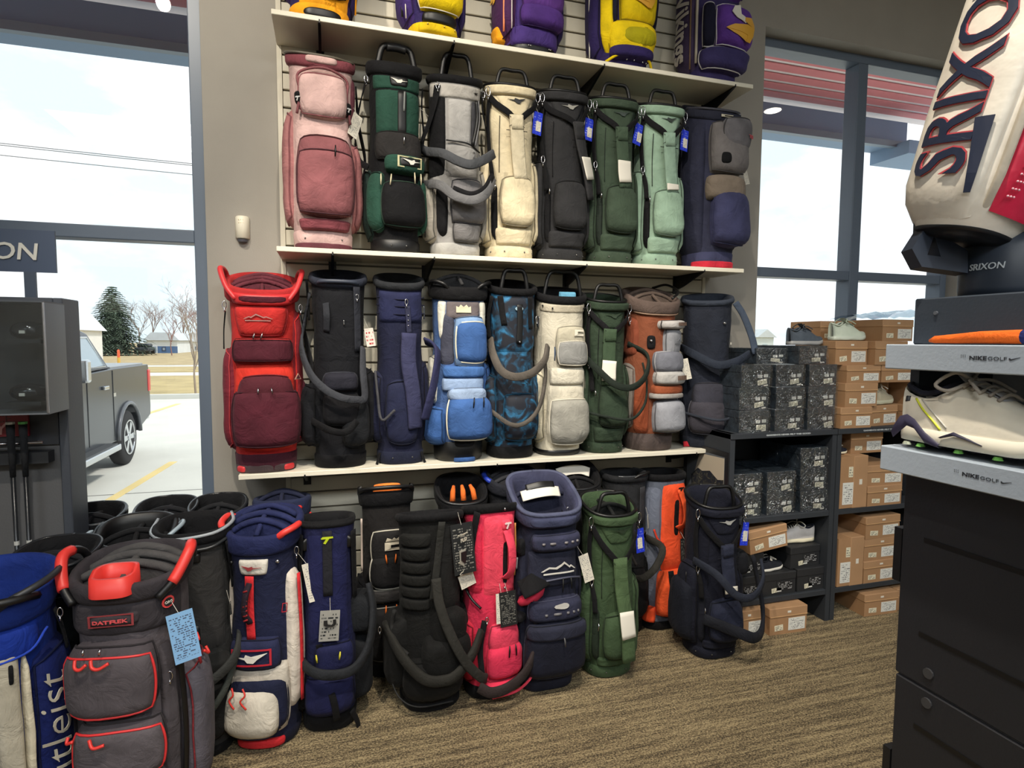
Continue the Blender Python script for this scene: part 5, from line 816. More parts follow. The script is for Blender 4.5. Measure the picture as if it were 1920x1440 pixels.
def shoebox(label, x0, z0, w_=.235, h_=.122, yf=-.49, d_=.33, kind='brown', rz=0, up=False, rx=0, ry=0):
    grp = {'brown': 'brown cardboard shoe boxes', 'wrap': 'plastic wrapped shoe boxes', 'black': 'black shoe boxes'}[kind]
    t = thing('shoe_box', label, 'shoe box', (x0, yf, z0), R(rz), grp, R(rx), R(ry)); m = {'brown': BRWN, 'wrap': WRAP, 'black': BLKB}[kind]
    lid = {'brown': BRWL, 'wrap': WRAP, 'black': BLKB}[kind]; k = .34*h_
    if not up:
        MB().box(.003, w_-.003, .003, d_-.003, 0, h_-k+.01).build('body', m, t); o = bevel(MB().box(0, w_, 0, d_, h_-k, h_).build('lid', lid, t), .003, 1)
        fy = .0025; ly = -.0005
        if kind == 'brown':
            quad('size_label', LABELW, w_*.50, w_*.94, h_*.12, h_-k-.012, fy, t); quad('price_sticker', LABELY, w_*.14, w_*.36, h_*.15, h_*.36, fy, t, random.uniform(-4, 8)); quad('lid_mark', WHITE, w_*.46, w_*.55, h_-k*.6, h_-k*.38, ly, t); quad('tape_line', pla(206, 164, 118), .002, w_-.002, h_-k+.002, h_-k+.006, ly, t)
        elif kind == 'wrap':
            r_ = random.uniform(-.1, .1); quad('box_print', WPRINT, w_*.05, w_*.52, h_*.12, h_*.6, fy, t); quad('price_sticker', LABELY, w_*(.55+r_), w_*(.86+r_), h_*.12, h_*.34, fy, t, random.uniform(-8, 14)); quad('size_label', LABELW, w_*.56, w_*.70, h_*.42, h_*.56, ly-.001 if False else fy, t); quad('mark', WHITE, w_*.76, w_*.9, h_*.05, h_*.11, fy, t, 6); quad('size_label', LABELW, w_*.76, w_*.90, h_*.44, h_*.58, fy, t)
            v = [(-.004, -.004, -.0), (w_+.004, -.004, 0), (w_+.004, -.005, h_+.003), (-.004, -.004, h_+.003)]
            n_ = 9; vv = []; ff = []
            for j in range(n_+1):
                for i in range(n_+1):
                    x = -.003+(w_+.006)*i/n_; z = h_*j/n_; vv.append((x, -.004-.005*abs(noise.noise((x*40+x0*9, z*40, z0*7))), z))
            for j in range(n_):
                for i in range(n_): a = j*(n_+1)+i; ff.append((a, a+1, a+n_+2, a+n_+1))
            link('plastic_wrap', vv, ff, FILM, t)
        else:
            quad('size_label', printmat('print_black_label', (30, 31, 34), (170, 170, 172), 6, .5, 1) if 'pbl' not in _T else _T['pbl'], w_*.42, w_*.92, h_*.2, h_*.62, fy, t); quad('price_sticker', LABELY, w_*.28, w_*.44, h_*.12, h_*.32, fy, t, 6); quad('barcode', LABELW, w_*.45, w_*.57, h_*.14, h_*.32, fy, t)
    else:                                                  # stood on its side: lid at the right
        MB().box(0, w_-k+.01, .003, d_-.003, .003, h_-.003).build('body', m, t); bevel(MB().box(w_-k, w_, 0, d_, 0, h_).build('lid', lid, t), .003, 1)
        quad('size_label', LABELW, w_*.10, w_*.10+.075, h_*.08, h_*.5, .0025, t); quad('price_sticker', LABELY, w_*.3, w_*.3+.03, h_*.6, h_*.8, .0025, t); quad('lid_mark', WHITE, w_-k*.6, w_-k*.4, h_*.45, h_*.55, -.0005, t)
    return t
FILM = glassmat('clear_film', (.92, .94, .96), .30, .10)
_n = FILM.node_tree.nodes; _t = _n.new('ShaderNodeTexCoord'); _z = _n.new('ShaderNodeTexNoise'); _z.inputs['Scale'].default_value = 24; _z.inputs['Distortion'].default_value = 2.5; _b = _n.new('ShaderNodeBump'); _b.inputs['Strength'].default_value = 1; _b.inputs['Distance'].default_value = .05
FILM.node_tree.links.new(_t.outputs['Object'], _z.inputs['Vector']); FILM.node_tree.links.new(_z.outputs[0], _b.inputs['Height'])
FILM.node_tree.links.new(_b.outputs[0], [q for q in _n if q.type == 'BSDF_GLOSSY'][0].inputs['Normal'])
WPRINT = printmat('print_wrapped_box', (30, 36, 42), (120, 132, 142), 8, .34, 11)
def wl(s_): return 'plastic wrapped dark shoe box, '+s_
for c_, (x0, nm) in enumerate(((2.055, 'left column'), (2.278, 'middle column'), (2.500, 'right column'))):
    for r_, rn in enumerate(('bottom', 'middle', 'upper')):
        shoebox(wl('%s of the %s on top of the rack' % (rn, nm)), x0+random.uniform(-.006, .006), 1.10+r_*.1205, .19, .118, -.485+random.uniform(-.008, .008), .33, 'wrap', random.uniform(-1.5, 1.5))
shoebox(wl('topmost one, under the dark shoe'), 2.44, 1.462, .20, .10, -.47, .33, 'wrap', 2)
shoebox(wl('lying behind the one under the dark shoe'), 2.22, 1.462, .19, .085, -.40, .30, 'wrap', -3)
for (x0, n_, nm) in ((2.035, 2, 'left'), (2.255, 2, 'middle'), (2.475, 3, 'right')):
    for r_ in range(n_): shoebox(wl('%s one of the %s stack inside the rack' % (('lowest', 'second', 'top')[r_], nm)), x0+random.uniform(-.004, .004), .64+r_*.1205, .185, .118, -.48, .33, 'wrap', random.uniform(-1, 1))
# black boxes and a tipped brown one inside the rack
_T['pbl'] = printmat('print_black_label', (30, 31, 34), (170, 170, 172), 6, .5, 1)
shoebox('plain black shoe box at the left of the lower shelf', 2.245, .185, .225, .125, -.485, .33, 'black'); shoebox('plain black shoe box at the right of the lower shelf', 2.478, .185, .185, .13, -.485, .33, 'black'); shoebox('plain black shoe box carrying the white and black golf shoe', 2.44, .3155, .215, .12, -.47, .33, 'black', 3); shoebox('plain black shoe box behind the navy bag strap', 2.03, .185, .205, .125, -.485, .33, 'black'); shoebox('plain black shoe box under the tipped brown box', 2.06, .3105, .20, .12, -.47, .33, 'black'); 
shoebox('brown shoe box tipped on the black boxes in the rack', 2.145, .437, .25, .125, -.50, .31, 'brown', 0, ry=-7)
shoebox('brown shoe box on the carpet under the rack edge', 2.24, 0, .242, .148, -.555, .33, 'brown', -2); shoebox('brown shoe box on the carpet half hidden behind the navy bag', 2.02, 0, .205, .148, -.535, .33, 'brown', 0)
bb = lambda s_: 'brown shoe box '+s_
shoebox(bb('at the bottom left on top of the right rack'), 2.715, 1.10, .225, .118, -.50, .33); shoebox(bb('turned sideways at the bottom right on the right rack'), 2.96, 1.10, .235, .118, -.47, .33, rz=6); shoebox(bb('second from the bottom on the right rack'), 2.745, 1.2185, .245, .135, -.495, .33, rz=2); shoebox(bb('third from the bottom, with the long label'), 2.755, 1.354, .245, .10, -.49, .33); shoebox(bb('beside the third one, near the grey display'), 3.005, 1.354, .25, .10, -.49, .33); shoebox(bb('fourth layer, below the pale green shoe'), 2.70, 1.4545, .235, .135, -.46, .30, rz=1); shoebox(bb('fourth layer, right half of the stack'), 2.94, 1.4545, .24, .135, -.50, .33); shoebox(bb('topmost of the stack, against the window'), 2.985, 1.590, .23, .122, -.50, .33); shoebox(bb('pushed back behind the pale green shoe'), 2.745, 1.590, .235, .115, -.30, .24)
shoebox(bb('behind the beige shoe next to the display tower'), 3.0, 1.2185, .25, .13, -.33, .25); shoebox(bb('at the far right end of the lowest row on the right rack'), 3.205, 1.10, .21, .118, -.49, .33); shoebox(bb('at the far right end of the second row on the right rack'), 3.26, 1.2185, .16, .135, -.49, .33); shoebox(bb('standing on end at the left of the right rack shelf'), 2.735, .64, .195, .30, -.50, .30, up=True); shoebox(bb('lying at the bottom beside the upright one'), 2.935, .64, .26, .117, -.50, .33); shoebox(bb('stacked on the one beside the upright box'), 2.94, .757, .26, .118, -.485, .33, rz=-3); shoebox(bb('upper left behind the black and white shoe'), 2.86, .9402, .24, .12, -.44, .30) ; shoebox(bb('standing on end on the lower right shelf'), 2.745, .185, .185, .285, -.50, .30, up=True); shoebox(bb('bottom of three on the lower right shelf'), 2.935, .185, .255, .13, -.50, .33); shoebox(bb('middle of three on the lower right shelf'), 2.935, .3155, .265, .13, -.495, .33); shoebox(bb('top of three on the lower right shelf'), 2.935, .446, .265, .13, -.50, .33, rz=1); shoebox(bb('on the carpet under the right rack'), 2.925, 0, .245, .13, -.525, .33, rz=-2); shoebox(bb('on the carpet beside the grey display tower'), 3.18, 0, .22, .13, -.515, .33)
# clear plastic bag over the top boxes
t = thing('plastic_bag', 'crumpled clear plastic bag on top of the brown boxes by the window', 'plastic bag', (3.05, -.30, 1.712)); vv = []; ff = []
for j in range(9):
    for i in range(13):
        x = i/12*.5; y = j/8*.26; vv.append((x, y, (.03+.10*x)*math.sin(math.pi*min(1, j/8*.9+.05))**.5+.018*noise.noise((x*18, y*18, 0))))
for j in range(8):
    for i in range(12): a = j*13+i; ff.append((a, a+1, a+14, a+13))
link('film', vv, ff, glassmat('bag_film', (.62, .70, .76), .25, .15), t)

# ------------------------------------------------------------------ shoes
def shoe(label, loc, rz, upper, sole, accent, L_=.29, lace=None, lining=None, tread=None, collar=1.0, swoosh=None, stripe=None, rx=0, ry=0, big=False):
    """heel at x=0, toe at x=L"""
    t = thing('golf_shoe', label, 'shoe', loc, R(rz), 'shoes on display', R(rx), R(ry)); n = 22 if big else 14; m_ = 14 if big else 10; s = L_/.29
    def wd(u): return s*(.031+.019*sm(u/.35)*1-.004*math.sin(math.pi*min(1, u/.6))+.0*u)*math.sqrt(max(.0, 1-max(0, (u-.72)/.285)**2.4))*(1 if u > .05 else .72+.28*sm(u/.05))
    def bend(u): return s*.010*math.sin((u-.3)*2.2)
    zs = .026*s
    v = []; f = []
    for i in range(n+1):
        u = i/n; w_ = max(.004, wd(u)*1.04); y0 = bend(u); sp = .012*s*sm((u-.75)/.25); hb = .004*s*math.sin(u*math.pi*5)
        for (a, z) in ((-1, sp+.002), (-1.08, zs*.45+sp), (-1.0, zs+sp+.004*s), (1.0, zs+sp+.004*s), (1.08, zs*.45+sp), (1, sp+.002)): v.append((u*L_, y0+a*w_, z+(hb if abs(a) > 1 else 0)))
    for i in range(n):
        for k in range(6): f.append((i*6+k, i*6+(k+1) % 6, (i+1)*6+(k+1) % 6, (i+1)*6+k))
    f += [tuple(range(5, -1, -1)), tuple(n*6+k for k in range(6))]; link('midsole', v, f, sole, t)
    if tread:
        tr = MB()
        for i in range(9): tr.lathe([(.010*s, 0), (.007*s, .006*s)], (L_*(.06+i*.105), bend(i/9)+(.018*s if i % 2 else -.018*s), -.0045*s), 7)
        tr.box(L_*.04, L_*.92, -.03*s, .03*s, .0, .006*s); tr.build('outsole', tread, t)
    def hh(u):
        if u < .30: return s*(.086-.018*math.sin(math.pi*u/.30)*collar)
        if u < .48: return s*(.086+.006*math.sin((u-.30)/.18*math.pi))
        return s*(.086-.056*sm((u-.46)/.46))*(1-.45*max(0, (u-.9)/.1)**1.5)
    v = []; f = []
    for i in range(n+1):
        u = i/n; w_ = max(.004, wd(u)); y0 = bend(u); h_ = hh(u); sp = .012*s*sm((u-.75)/.25); op = u < .36
        for k in range(m_+1):
            a = math.pi*k/m_; c, si = math.cos(a), math.sin(a); e = .75
            zz = zs+sp+h_*si**e*(1 if not op else 1); yy = y0-w_*math.copysign(abs(c)**.62, c)*(1-.22*si**2 if not op else 1-.10*si)
            v.append((u*L_+(.0 if u > .1 else -.006*s*math.sin(a)), yy, zz))
    for i in range(n):
        for k in range(m_):
            if i/n < .30 and m_*.36 < k+.5 < m_*.64: continue
            a = i*(m_+1)+k; f.append((a, a+1, a+m_+2, a+m_+1))
    f.append(tuple(k for k in range(int(m_*.36)+1))+tuple(range(m_-int(m_*.36), m_+1)) if False else tuple(range(m_+1)))
    link('upper', v, f, upper, t)
    MB().add([(L_*(.03+.32*i/8), bend(.2)+j*wd(.03+.32*i/8)*.72, zs+hh(.16)*.80+.010*s*(i/8)) for i in range(9) for j in (-1, 1)], [(2*i, 2*i+1, 2*i+3, 2*i+2) for i in range(8)]).build('insole', lining or pla(30, 32, 38, rough=.9), t)
    col_ = []
    for k in range(20):
        a = 2*math.pi*k/20; u = .17-.16*math.cos(a); col_.append((u*L_-(.004*s if u < .05 else 0), bend(u)+wd(.16)*.62*math.sin(a), zs+hh(u)*1.0+(.004*s)))
    MB().tube(col_, .006*s, 6, True).build('collar', lining or upper, t, True)
    tg = MB(); P_ = [(L_*u, bend(u)+0, zs+hh(u)*1.0+.004*s+e) for u, e in ((.33, .03*s), (.38, .012*s), (.46, .004*s), (.54, .002*s), (.62, .001*s))]
    tg.add([(p[0], p[1]+j*.020*s, p[2]) for p in P_ for j in (-1, 1)]+[(p[0]+.002, p[1]+j*.020*s, p[2]-.006*s) for p in P_ for j in (-1, 1)], [(2*i, 2*i+1, 2*i+3, 2*i+2) for i in range(4)]+[(10+2*i+1, 10+2*i, 10+2*i+2, 10+2*i+3) for i in range(4)]); tg.build('tongue', accent, t)
    for i in range(5):
        u = .40+i*.052; z = zs+hh(u)+.006*s
        MB().tube(catmull([(L_*u, bend(u)-.026*s, z-.008*s), (L_*(u+.012), bend(u), z+.003*s), (L_*(u+.024), bend(u)+.026*s, z-.008*s)], 4), .0034*s, 5).build('lace', lace or WHITE, t, True)
    for sgn in (-1, 1):
        MB().tube(catmull([(L_*.40, 0, zs+hh(.4)+.012*s), (L_*.36, sgn*.03*s, zs+hh(.36)+.026*s), (L_*.28, sgn*.048*s, zs+hh(.3)+.008*s), (L_*.36, sgn*.046*s, zs+hh(.36)-.008*s), (L_*.41, sgn*.01*s, zs+hh(.4)+.008*s)], 5), .0036*s, 5).build('lace', lace or WHITE, t, True)
        MB().tube(catmull([(L_*.40, 0, zs+hh(.4)+.012*s), (L_*.46, sgn*.03*s, zs+hh(.45)+.014*s), (L_*.56, sgn*.046*s, zs+hh(.5)-.002*s)], 5), .0034*s, 5).build('lace', lace or WHITE, t, True)
    def side(u, k, off):                                   # point on the upper's right-hand side (y<0)
        w_ = wd(u); h_ = hh(u); a = math.pi*k; c, si = math.cos(a), math.sin(a); sp = .012*s*sm((u-.75)/.25); return Vector((u*L_, bend(u)-w_*abs(c)**.62*(1-.22*si**2 if u >= .36 else 1-.10*si)-off, zs+sp+h_*si**.75))
    t_side.append((t, side, L_, s))
    return t, side, L_
t_side = []
WU = lea(226, 218, 198, rough=.55); WS = pla(232, 224, 200, rough=.6); DKN = pla(44, 44, 58)
tx, side, L_ = shoe('white golf shoe with pale grey laces on the grey display shelf', (1.205, -2.135, 1.372), -90, lea(234, 226, 208), pla(236, 230, 212, rough=.5), lea(196, 196, 198), .30, lace=fab(168, 160, 150), lining=fab(40, 42, 54), tread=pla(50, 44, 62), big=True)
def sidestrip(name, pts, m, wdt, off=.0015):
    P_ = catmull([side(a, b_, off) for a, b_ in pts], 5); MB().tube(P_, wdt, 5).build(name, m, tx, True)
sidestrip('yellow_stripe', [(.09, .30), (.16, .18), (.26, .06), (.32, .01)], pla(214, 220, 60), .0022, .0005); sidestrip('seam', [(.13, .32), (.20, .2), (.30, .07), (.36, .02)], lea(190, 188, 182), .0016, .0002); sidestrip('heel_tab', [(.03, .26), (.035, .20)], pla(40, 42, 48), .006, -.002)
def solestrip(name, pts, m, h_):
    w_ = []
    v = []
    for (u, z0, z1) in pts:
        yy = .010*1.1*math.sin((u-.3)*2.2)-.058*(1 if u > .2 else .82+.9*u); v += [(u*L_, yy+.004, z0), (u*L_, yy-.003, (z0+z1)/2), (u*L_, yy+.004, z1)]
    f = []
    for i in range(len(pts)-1): f += [(3*i, 3*i+3, 3*i+4, 3*i+1), (3*i+1, 3*i+4, 3*i+5, 3*i+2)]
    link(name, v, f, m, tx, True)
solestrip('heel_cradle', [(-.01, .004, .03), (.04, .018, .052), (.10, .034, .058), (.16, .030, .050), (.24, .004, .026), (.34, -.002, .006)], pla(58, 54, 78), 1); solestrip('sole_wave', [(.34, .018, .022), (.42, .026, .034), (.50, .022, .026), (.60, .014, .017)], pla(52, 50, 70), 1)
for i, u in enumerate((.06, .16, .42, .66, .84)): MB().lathe([(.009, -.0), (.006, .006)], (u*L_, -.035, -.008), 7).build('cleat', pla(120, 190, 90) if i != 0 else pla(220, 225, 200), tx)
shoe('dark grey golf shoe on the wrapped boxes by the window', (2.46, -.36, 1.5625), 0, fab(74, 82, 92), pla(150, 150, 150), fab(90, 96, 104), .24, lace=fab(60, 64, 72))
shoe('pale green white shoe on the brown boxes by the window', (2.715, -.40, 1.591), 0, lea(196, 206, 190), pla(206, 214, 200), lea(200, 208, 196), .25, lace=fab(180, 190, 170))
shoe('beige shoe wedged between brown boxes and the display tower', (2.99, -.42, 1.2195), 12, fab(176, 168, 146), pla(196, 196, 172), fab(180, 172, 150), .24)
shoe('white and black shoe standing on the black box in the rack', (2.655, -.40, .4365), 165, lea(214, 208, 204), pla(236, 226, 196), fab(60, 60, 66), .24, lining=fab(30, 34, 46))
shoe('white shoe with black side on the right rack shelf', (2.735, -.42, .9405), 6, fab(40, 42, 54), pla(236, 226, 196), fab(190, 180, 160), .13)
shoe('black shoe hidden behind the navy bag strap in the rack', (2.26, -.44, .4315-.121), 8, fab(34, 36, 44), pla(220, 216, 206), fab(50, 50, 56), .17)

# ------------------------------------------------------------------ display tower on the right
TK = mat((30, 31, 36), .55, 'paint', var=.08); TG = mat((172, 182, 194), .45, 'paint', var=.02)
YE = -2.128
t = thing('display_tower', 'black display tower with two pale grey shoe shelves in the right foreground', 'display stand', (1.2, YE, 0))
bevel(MB().box(0, .55, -.95, 0, .846, 1.305).build('upper_panel', TK, t), .003, 1); bevel(MB().box(.0, .55, -.95, -.002, 0, .842).build('lower_panel', TK, t), .003, 1); MB().box(.006, .55, -.945, -.006, .80, .90).build('seam_core', pla(70, 70, 74), t)
for z in (1.163, .958, .752, .545, .34): MB().box(-.0015, .01, -.90, -.052, z-.006, z+.004).build('slot', pla(8, 8, 9), t)
for z in (.882, .817): MB().lathe([(.011, -.004), (.011, .002)], (0, -.078, z), 12, 'x').build('screw', pla(60, 60, 62), t)
for z in (1.11, .60, .2): MB().box(.0, .05, 0, .018, z-.06, z+.06).build('side_hook', pla(20, 20, 22), t)
MB().box(.0, .55, -.02, 0, 1.305, 1.575).build('end_panel', mat((44, 50, 58), .5, 'paint', var=.05), t); MB().box(.20, .22, -.95, -.02, 1.305, 1.575).build('back_panel', mat((60, 64, 70), .5, 'paint', var=.05), t)
MB().box(.196, .20, -.60, -.035, 1.365, 1.56).build('poster', pla(176, 178, 180), t); MB().prism([(-.06, .19), (-.20, .19), (-.20, .05), (-.09, .05), (-.09, .0), (-.235, .0), (-.235, .19)], .002, (.196, -.03, 1.36), Vector((0, 1, 0)), Vector((0, 0, 1)), Vector((-1, 0, 0))).build('poster_print', pla(24, 24, 28), t)
for (z0, z1, zt_) in ((1.523, 1.575, 1.551), (1.305, 1.357, 1.332)):
    s_ = bevel(MB().box(-.06, .20, -.95, .012, z0, z1).build('shoe_shelf', TG, t), .002, 1)
    text_on('lettering', 'NIKE', .0305, (-.06, -.1795, zt_), (0, -1, 0), (0, 0, 1), pla(44, 46, 52), s_, .0008, 0, .025, .72); text_on('lettering', 'GOLF', .0315, (-.06, -.2125, zt_), (0, -1, 0), (0, 0, 1), pla(70, 74, 80), s_, .0008, 0, -.006, .68)
    v_, f_ = poly_mesh(SWOOSH); link('swoosh', [Vector((-.0604-.0004*q[2], -.2405-q[0]*.018, zt_+q[1]*.018)) for q in v_], f_, pla(50, 52, 58), s_, False)
    for i in range(2):
        for j in range(3): MB().box(-.0608, -.06, -.150-j*.0035, -.1487-j*.0035, zt_+.001+i*.0035, zt_+.0022+i*.0035).build('dot_mark', pla(110, 114, 120), s_)
bevel(MB().box(.0, .55, -.95, 0, 1.575, 1.672).build('top_block', mat((52, 60, 70), .5, 'paint', var=.05), t), .003, 1); MB().lathe([(.004, -.004), (.004, .002)], (0, -.05, 1.64), 10, 'x').build('screw', pla(90, 94, 100), t)
t2 = thing('foam_bar', 'flat orange bar with a blue end on the upper grey shelf', 'foam bar', (1.17, -2.19, 1.5765)); P_ = [(0, .0, .004), (-.02, .0, .007), (-.10, .0, .010), (-.19, .0, .011)]
MB().tube([(0, 0, .006), (0, -.012, .0085), (0, -.05, .010), (0, -.10, .0125), (0, -.172, .0135)], [.003, .0075, .0095, .012, .0132], 10).build('bar', fab(236, 108, 36), t2, True); MB().tube([(0, -.172, .0135), (0, -.24, .0135)], [.0132, .0132], 10).build('end_sleeve', fab(46, 56, 130), t2, True)

# ------------------------------------------------------------------ staff bag on the tower
P0 = CAM+ray(1800, 458)*1.24; P1 = CAM+ray(2040, -210)*1.13; zax = (P1-P0).normalized(); H_ = (P1-P0).length
b = Bag('white and red tour bag with large vertical lettering leaning on top of the tower', 0, 0, 0, .95, .116, .112, prof=[(0, .62, .7, 0), (.05, .86, .9, 0), (.12, .97, .97, 0), (.25, 1, 1, 0), (1, 1, 1, 0)], slant=0, wr=.001, group='')
fr = CAM-P0; fr = (fr-zax*fr.dot(zax)).normalized(); fr = (Matrix.Rotation(R(-34), 3, zax) @ fr); yax = -fr; xax = yax.cross(zax)
b.root.matrix_world = Matrix(((xax.x, yax.x, zax.x, P0.x), (xax.y, yax.y, zax.y, P0.y), (xax.z, yax.z, zax.z, P0.z), (0, 0, 0, 1)))
WL_ = lea(222, 214, 200, rough=.45); b.body(WL_, base=BLACKP, cuff=fab(30, 32, 38), tb=.02, tc=.95); b.pad('white_panel', WL_, -76, 40, .022, .93, .012, rnd=.12, n=16, bot=.9, k=14); b.pad('bevel_strip', lea(176, 166, 150), 39, 49, .02, .93, .010, rnd=.05, n=14); b.pad('red_panel', lea(190, 26, 60, rough=.35), 48, 122, .045, .93, .010, rnd=.05, n=16, o=.001); b.pad('rear_band', fab(40, 44, 60), -92, -74, .05, .93, .004, rnd=.1)
for (bd, mm, of) in ((.026, pla(186, 70, 76), .0195), (.010, pla(30, 38, 60), .0215)):
    b.word('SRIXON', mm, -7, .345, .44, of-.004, rot=90, bold=bd, ys=.92)
b.logo([[(-.5, .06), (.5, .10), (.5, -.10), (-.5, -.02)]], pla(30, 38, 60), 20, .15, .14, .018, rot=96, name='letter_tail')
for i in range(16):
    for j in range(3): b.ball('stud', pla(230, 170, 180), 58+j*3+i*.8, .08+i*.014, .011, .0022)
# upright foot of the tour bag (still part of it, so in its local frame)
inv = b.root.matrix_world.inverted(); zt = 1.672
def wmb(m_, name, mm, smooth=False): o = link(name, [inv @ Vector(q) for q in m_.v], m_.f, mm, b.root, smooth); return o
_c = CAM+ray(1893, 520)*1.24; cx, cy = _c.x, _c.y
m_ = MB(); m_.lathe([(.085, zt), (.088, zt+.02), (.088, zt+.10), (.07, zt+.13)], (cx, cy, 0), 24); fo = wmb(m_, 'foot', pla(40, 48, 60), True)
o_ = Vector((cx, cy, zt)); W_ = lambda u, v: CAM+ray(u, v)*1.235
A, B2_, C2_, D2_, E2_, F2_, G2_, H2_ = [W_(*q) for q in ((1734, 400), (1733, 430), (1710, 466), (1728, 500), (1815, 512), (1815, 470), (1775, 446), (1748, 418))]; h1, h2, h3 = W_(1752, 440), W_(1739, 478), W_(1764, 481)
m_ = MB()
for pl in ([A, B2_, C2_, D2_, h2, h1, H2_], [D2_, E2_, F2_, G2_, H2_, h1, h3, h2]):
    n_ = len(pl); m_.add(pl+[q+_F*.035 for q in pl], [tuple(range(n_)), tuple(range(2*n_-1, n_-1, -1))]+[(k, n_+k, n_+(k+1) % n_, (k+1) % n_) for k in range(n_)])
wmb(m_, 'leg_hinge', pla(36, 44, 58))
m_ = MB(); m_.lathe([(.030, -.004), (.030, .004)], (0, 0, 0), 20, 'y'); hub = [(o_+Vector((0, 0, .115))+Vector((_R.x, _R.y, 0))*.0-Vector((_F.x, _F.y, 0))*.10)]
m2 = MB(); 
for rr, dd in ((.030, .0),): m2.add([hub[0]+Vector((_R.x, _R.y, 0)).normalized()*(rr*math.cos(2*math.pi*k/20)*s_)+Vector((0, 0, 1))*(rr*math.sin(2*math.pi*k/20)*s_)-Vector((_F.x, _F.y, 0))*e for (s_, e) in ((1, -.03), (1, .006), (.62, .006), (.55, -.004)) for k in range(20)], [(i*20+k, i*20+(k+1) % 20, (i+1)*20+(k+1) % 20, (i+1)*20+k) for i in range(3) for k in range(20)])
wmb(m2, 'hinge_hub', pla(34, 36, 44, rough=.3), True)
fd = Vector((CAM.x-cx, CAM.y-cy, 0)).normalized(); tv, tf, _ = text_mesh('SRIXON', .02, .15, .01); a_ = Vector((_R.x, _R.y, 0)).normalized()
a_ = Vector((-fd.y, fd.x, 0)); fd = (fd*.90-a_*.44).normalized(); ax_ = Vector((-fd.y, fd.x, 0)); ax_ = ax_ if ax_.dot(a_) > 0 else -ax_
link('lettering', [inv @ (Vector((cx, cy, zt+.062))+(fd*math.cos(q[0]*.066/.089)+ax_*math.sin(q[0]*.066/.089))*(.0885+.0006*q[2]/.02)+Vector((0, 0, q[1]*.066))) for q in tv], tf, pla(190, 196, 200), b.root, False)

# ------------------------------------------------------------------ club display by the left window
t = thing('club_display', 'dark grey club display with glass case and raised sign in front of the left window', 'display stand', (-.90, -.60, 0)); DK = mat((62, 66, 74), .5, 'paint', var=.04)
bevel(MB().box(-1.5, -.03, .0, .13, 0, 1.70).build('panel', mat((84, 84, 86), .6, 'paint', var=.04), t), .003, 1); bevel(MB().box(-.03, 0, -.01, .135, 0, 1.72).build('side_post', DK, t), .003, 1); bevel(MB().box(-1.5, -.03, -.01, .135, 1.70, 1.72).build('top_rail', DK, t), .002, 1); MB().box(-1.5, -.03, -.012, .0, 1.20, 1.70).build('upper_panel', pla(40, 42, 48), t)
cs = MB().box(-1.3, .005, -.17, -.165, 1.33, 1.695).build('case_glass', CASEGLASS, t); MB().box(.0, .005, -.165, -.01, 1.33, 1.695).build('case_side', pla(86, 92, 100, rough=.35), t); MB().box(-1.3, .005, -.17, -.01, 1.325, 1.33).build('case_floor', pla(96, 100, 106), t); MB().box(-1.3, .005, -.17, -.01, 1.695, 1.70).build('case_top', pla(70, 74, 80), t); MB().tube([(.003, -.171, 1.33), (.003, -.171, 1.695)], .004, 6).build('case_edge', CHROME, t); MB().box(-1.3, -.0, -.02, -.013, 1.33, 1.69).build('case_back', pla(48, 50, 54), t)
sg = MB().box(-.75, -.052, .095, .105, 1.817, 1.968).build('sign_board', pla(58, 70, 92), t); text_on('lettering', 'SRIXON', .32, (-.263, .094, 1.89), (1, 0, 0), (0, 0, 1), pla(196, 194, 186), sg, .004, .12, .012, .95)
for x in (-.135, -.65): MB().box(x-.018, x+.018, .095, .105, 1.72, 1.817).build('sign_post', pla(58, 68, 84), t)
rs = MB().box(-.9, -.115, -.022, -.012, 1.235, 1.32).build('red_board', pla(128, 26, 40), t); text_on('lettering', 'SERVICE', .14, (-.235, -.022, 1.298), (1, 0, 0), (0, 0, 1), pla(90, 34, 44), rs, .002); text_on('lettering', 'PLAY.', .13, (-.235, -.022, 1.262), (1, 0, 0), (0, 0, 1), pla(200, 150, 155), rs, .002, .1, .02)
MB().tube([(-1.2, -.06, 1.215), (-.06, -.06, 1.215)], .006, 6).build('club_rail', CHROME, t, True)
for x in (-.5, -.09): MB().tube([(x, -.06, 1.215), (x, 0, 1.215)], .004).build('rail_bracket', CHROME, t)
MB().box(-1.4, -.05, -.05, 0, 1.14, 1.18).build('club_holder', pla(34, 36, 40), t)
for i, (u_, gm) in enumerate(((12, fab(26, 27, 30)), (36, fab(28, 29, 32)))):
    c = atY(u_+4, 818, -.68); t = thing('golf_club', ('golf club in the rail nearest the photo edge', 'golf club with a green grip cap in the rail')[i], 'golf club', (c.x, -.665, 0), 0, 'clubs hanging in the display')
    MB().tube([(0, 0, 1.10), (0, 0, 1.18), (0, 0, 1.285)], [.009, .011, .0135], 8).build('grip', gm, t, True); MB().tube([(0, 0, .06), (0, 0, 1.10)], [.0045, .0075], 7).build('shaft', mat((36, 38, 42), .3, 'plain', .3), t, True)
    for z in (.70, .735, .78, .86): MB().lathe([(.0079, 0), (.0079, .014)], (0, 0, z), 8).build('shaft_band', pla(190, 190, 186), t)
    MB().lathe([(.0138, 0), (.0138, .008)], (0, 0, 1.283), 8).build('grip_cap', pla(90, 170, 90) if i else pla(180, 180, 176), t); MB().lathe([(.004, 0), (.03, .012), (.045, .03), (.02, .055), (.008, .07)], (-.03, -.01, 0), 12).build('head', pla(24, 24, 28, rough=.25), t, True)
MBc = [('driver head in the glass case, upper one', .10), ('driver head in the glass case, lower one', -.09)]
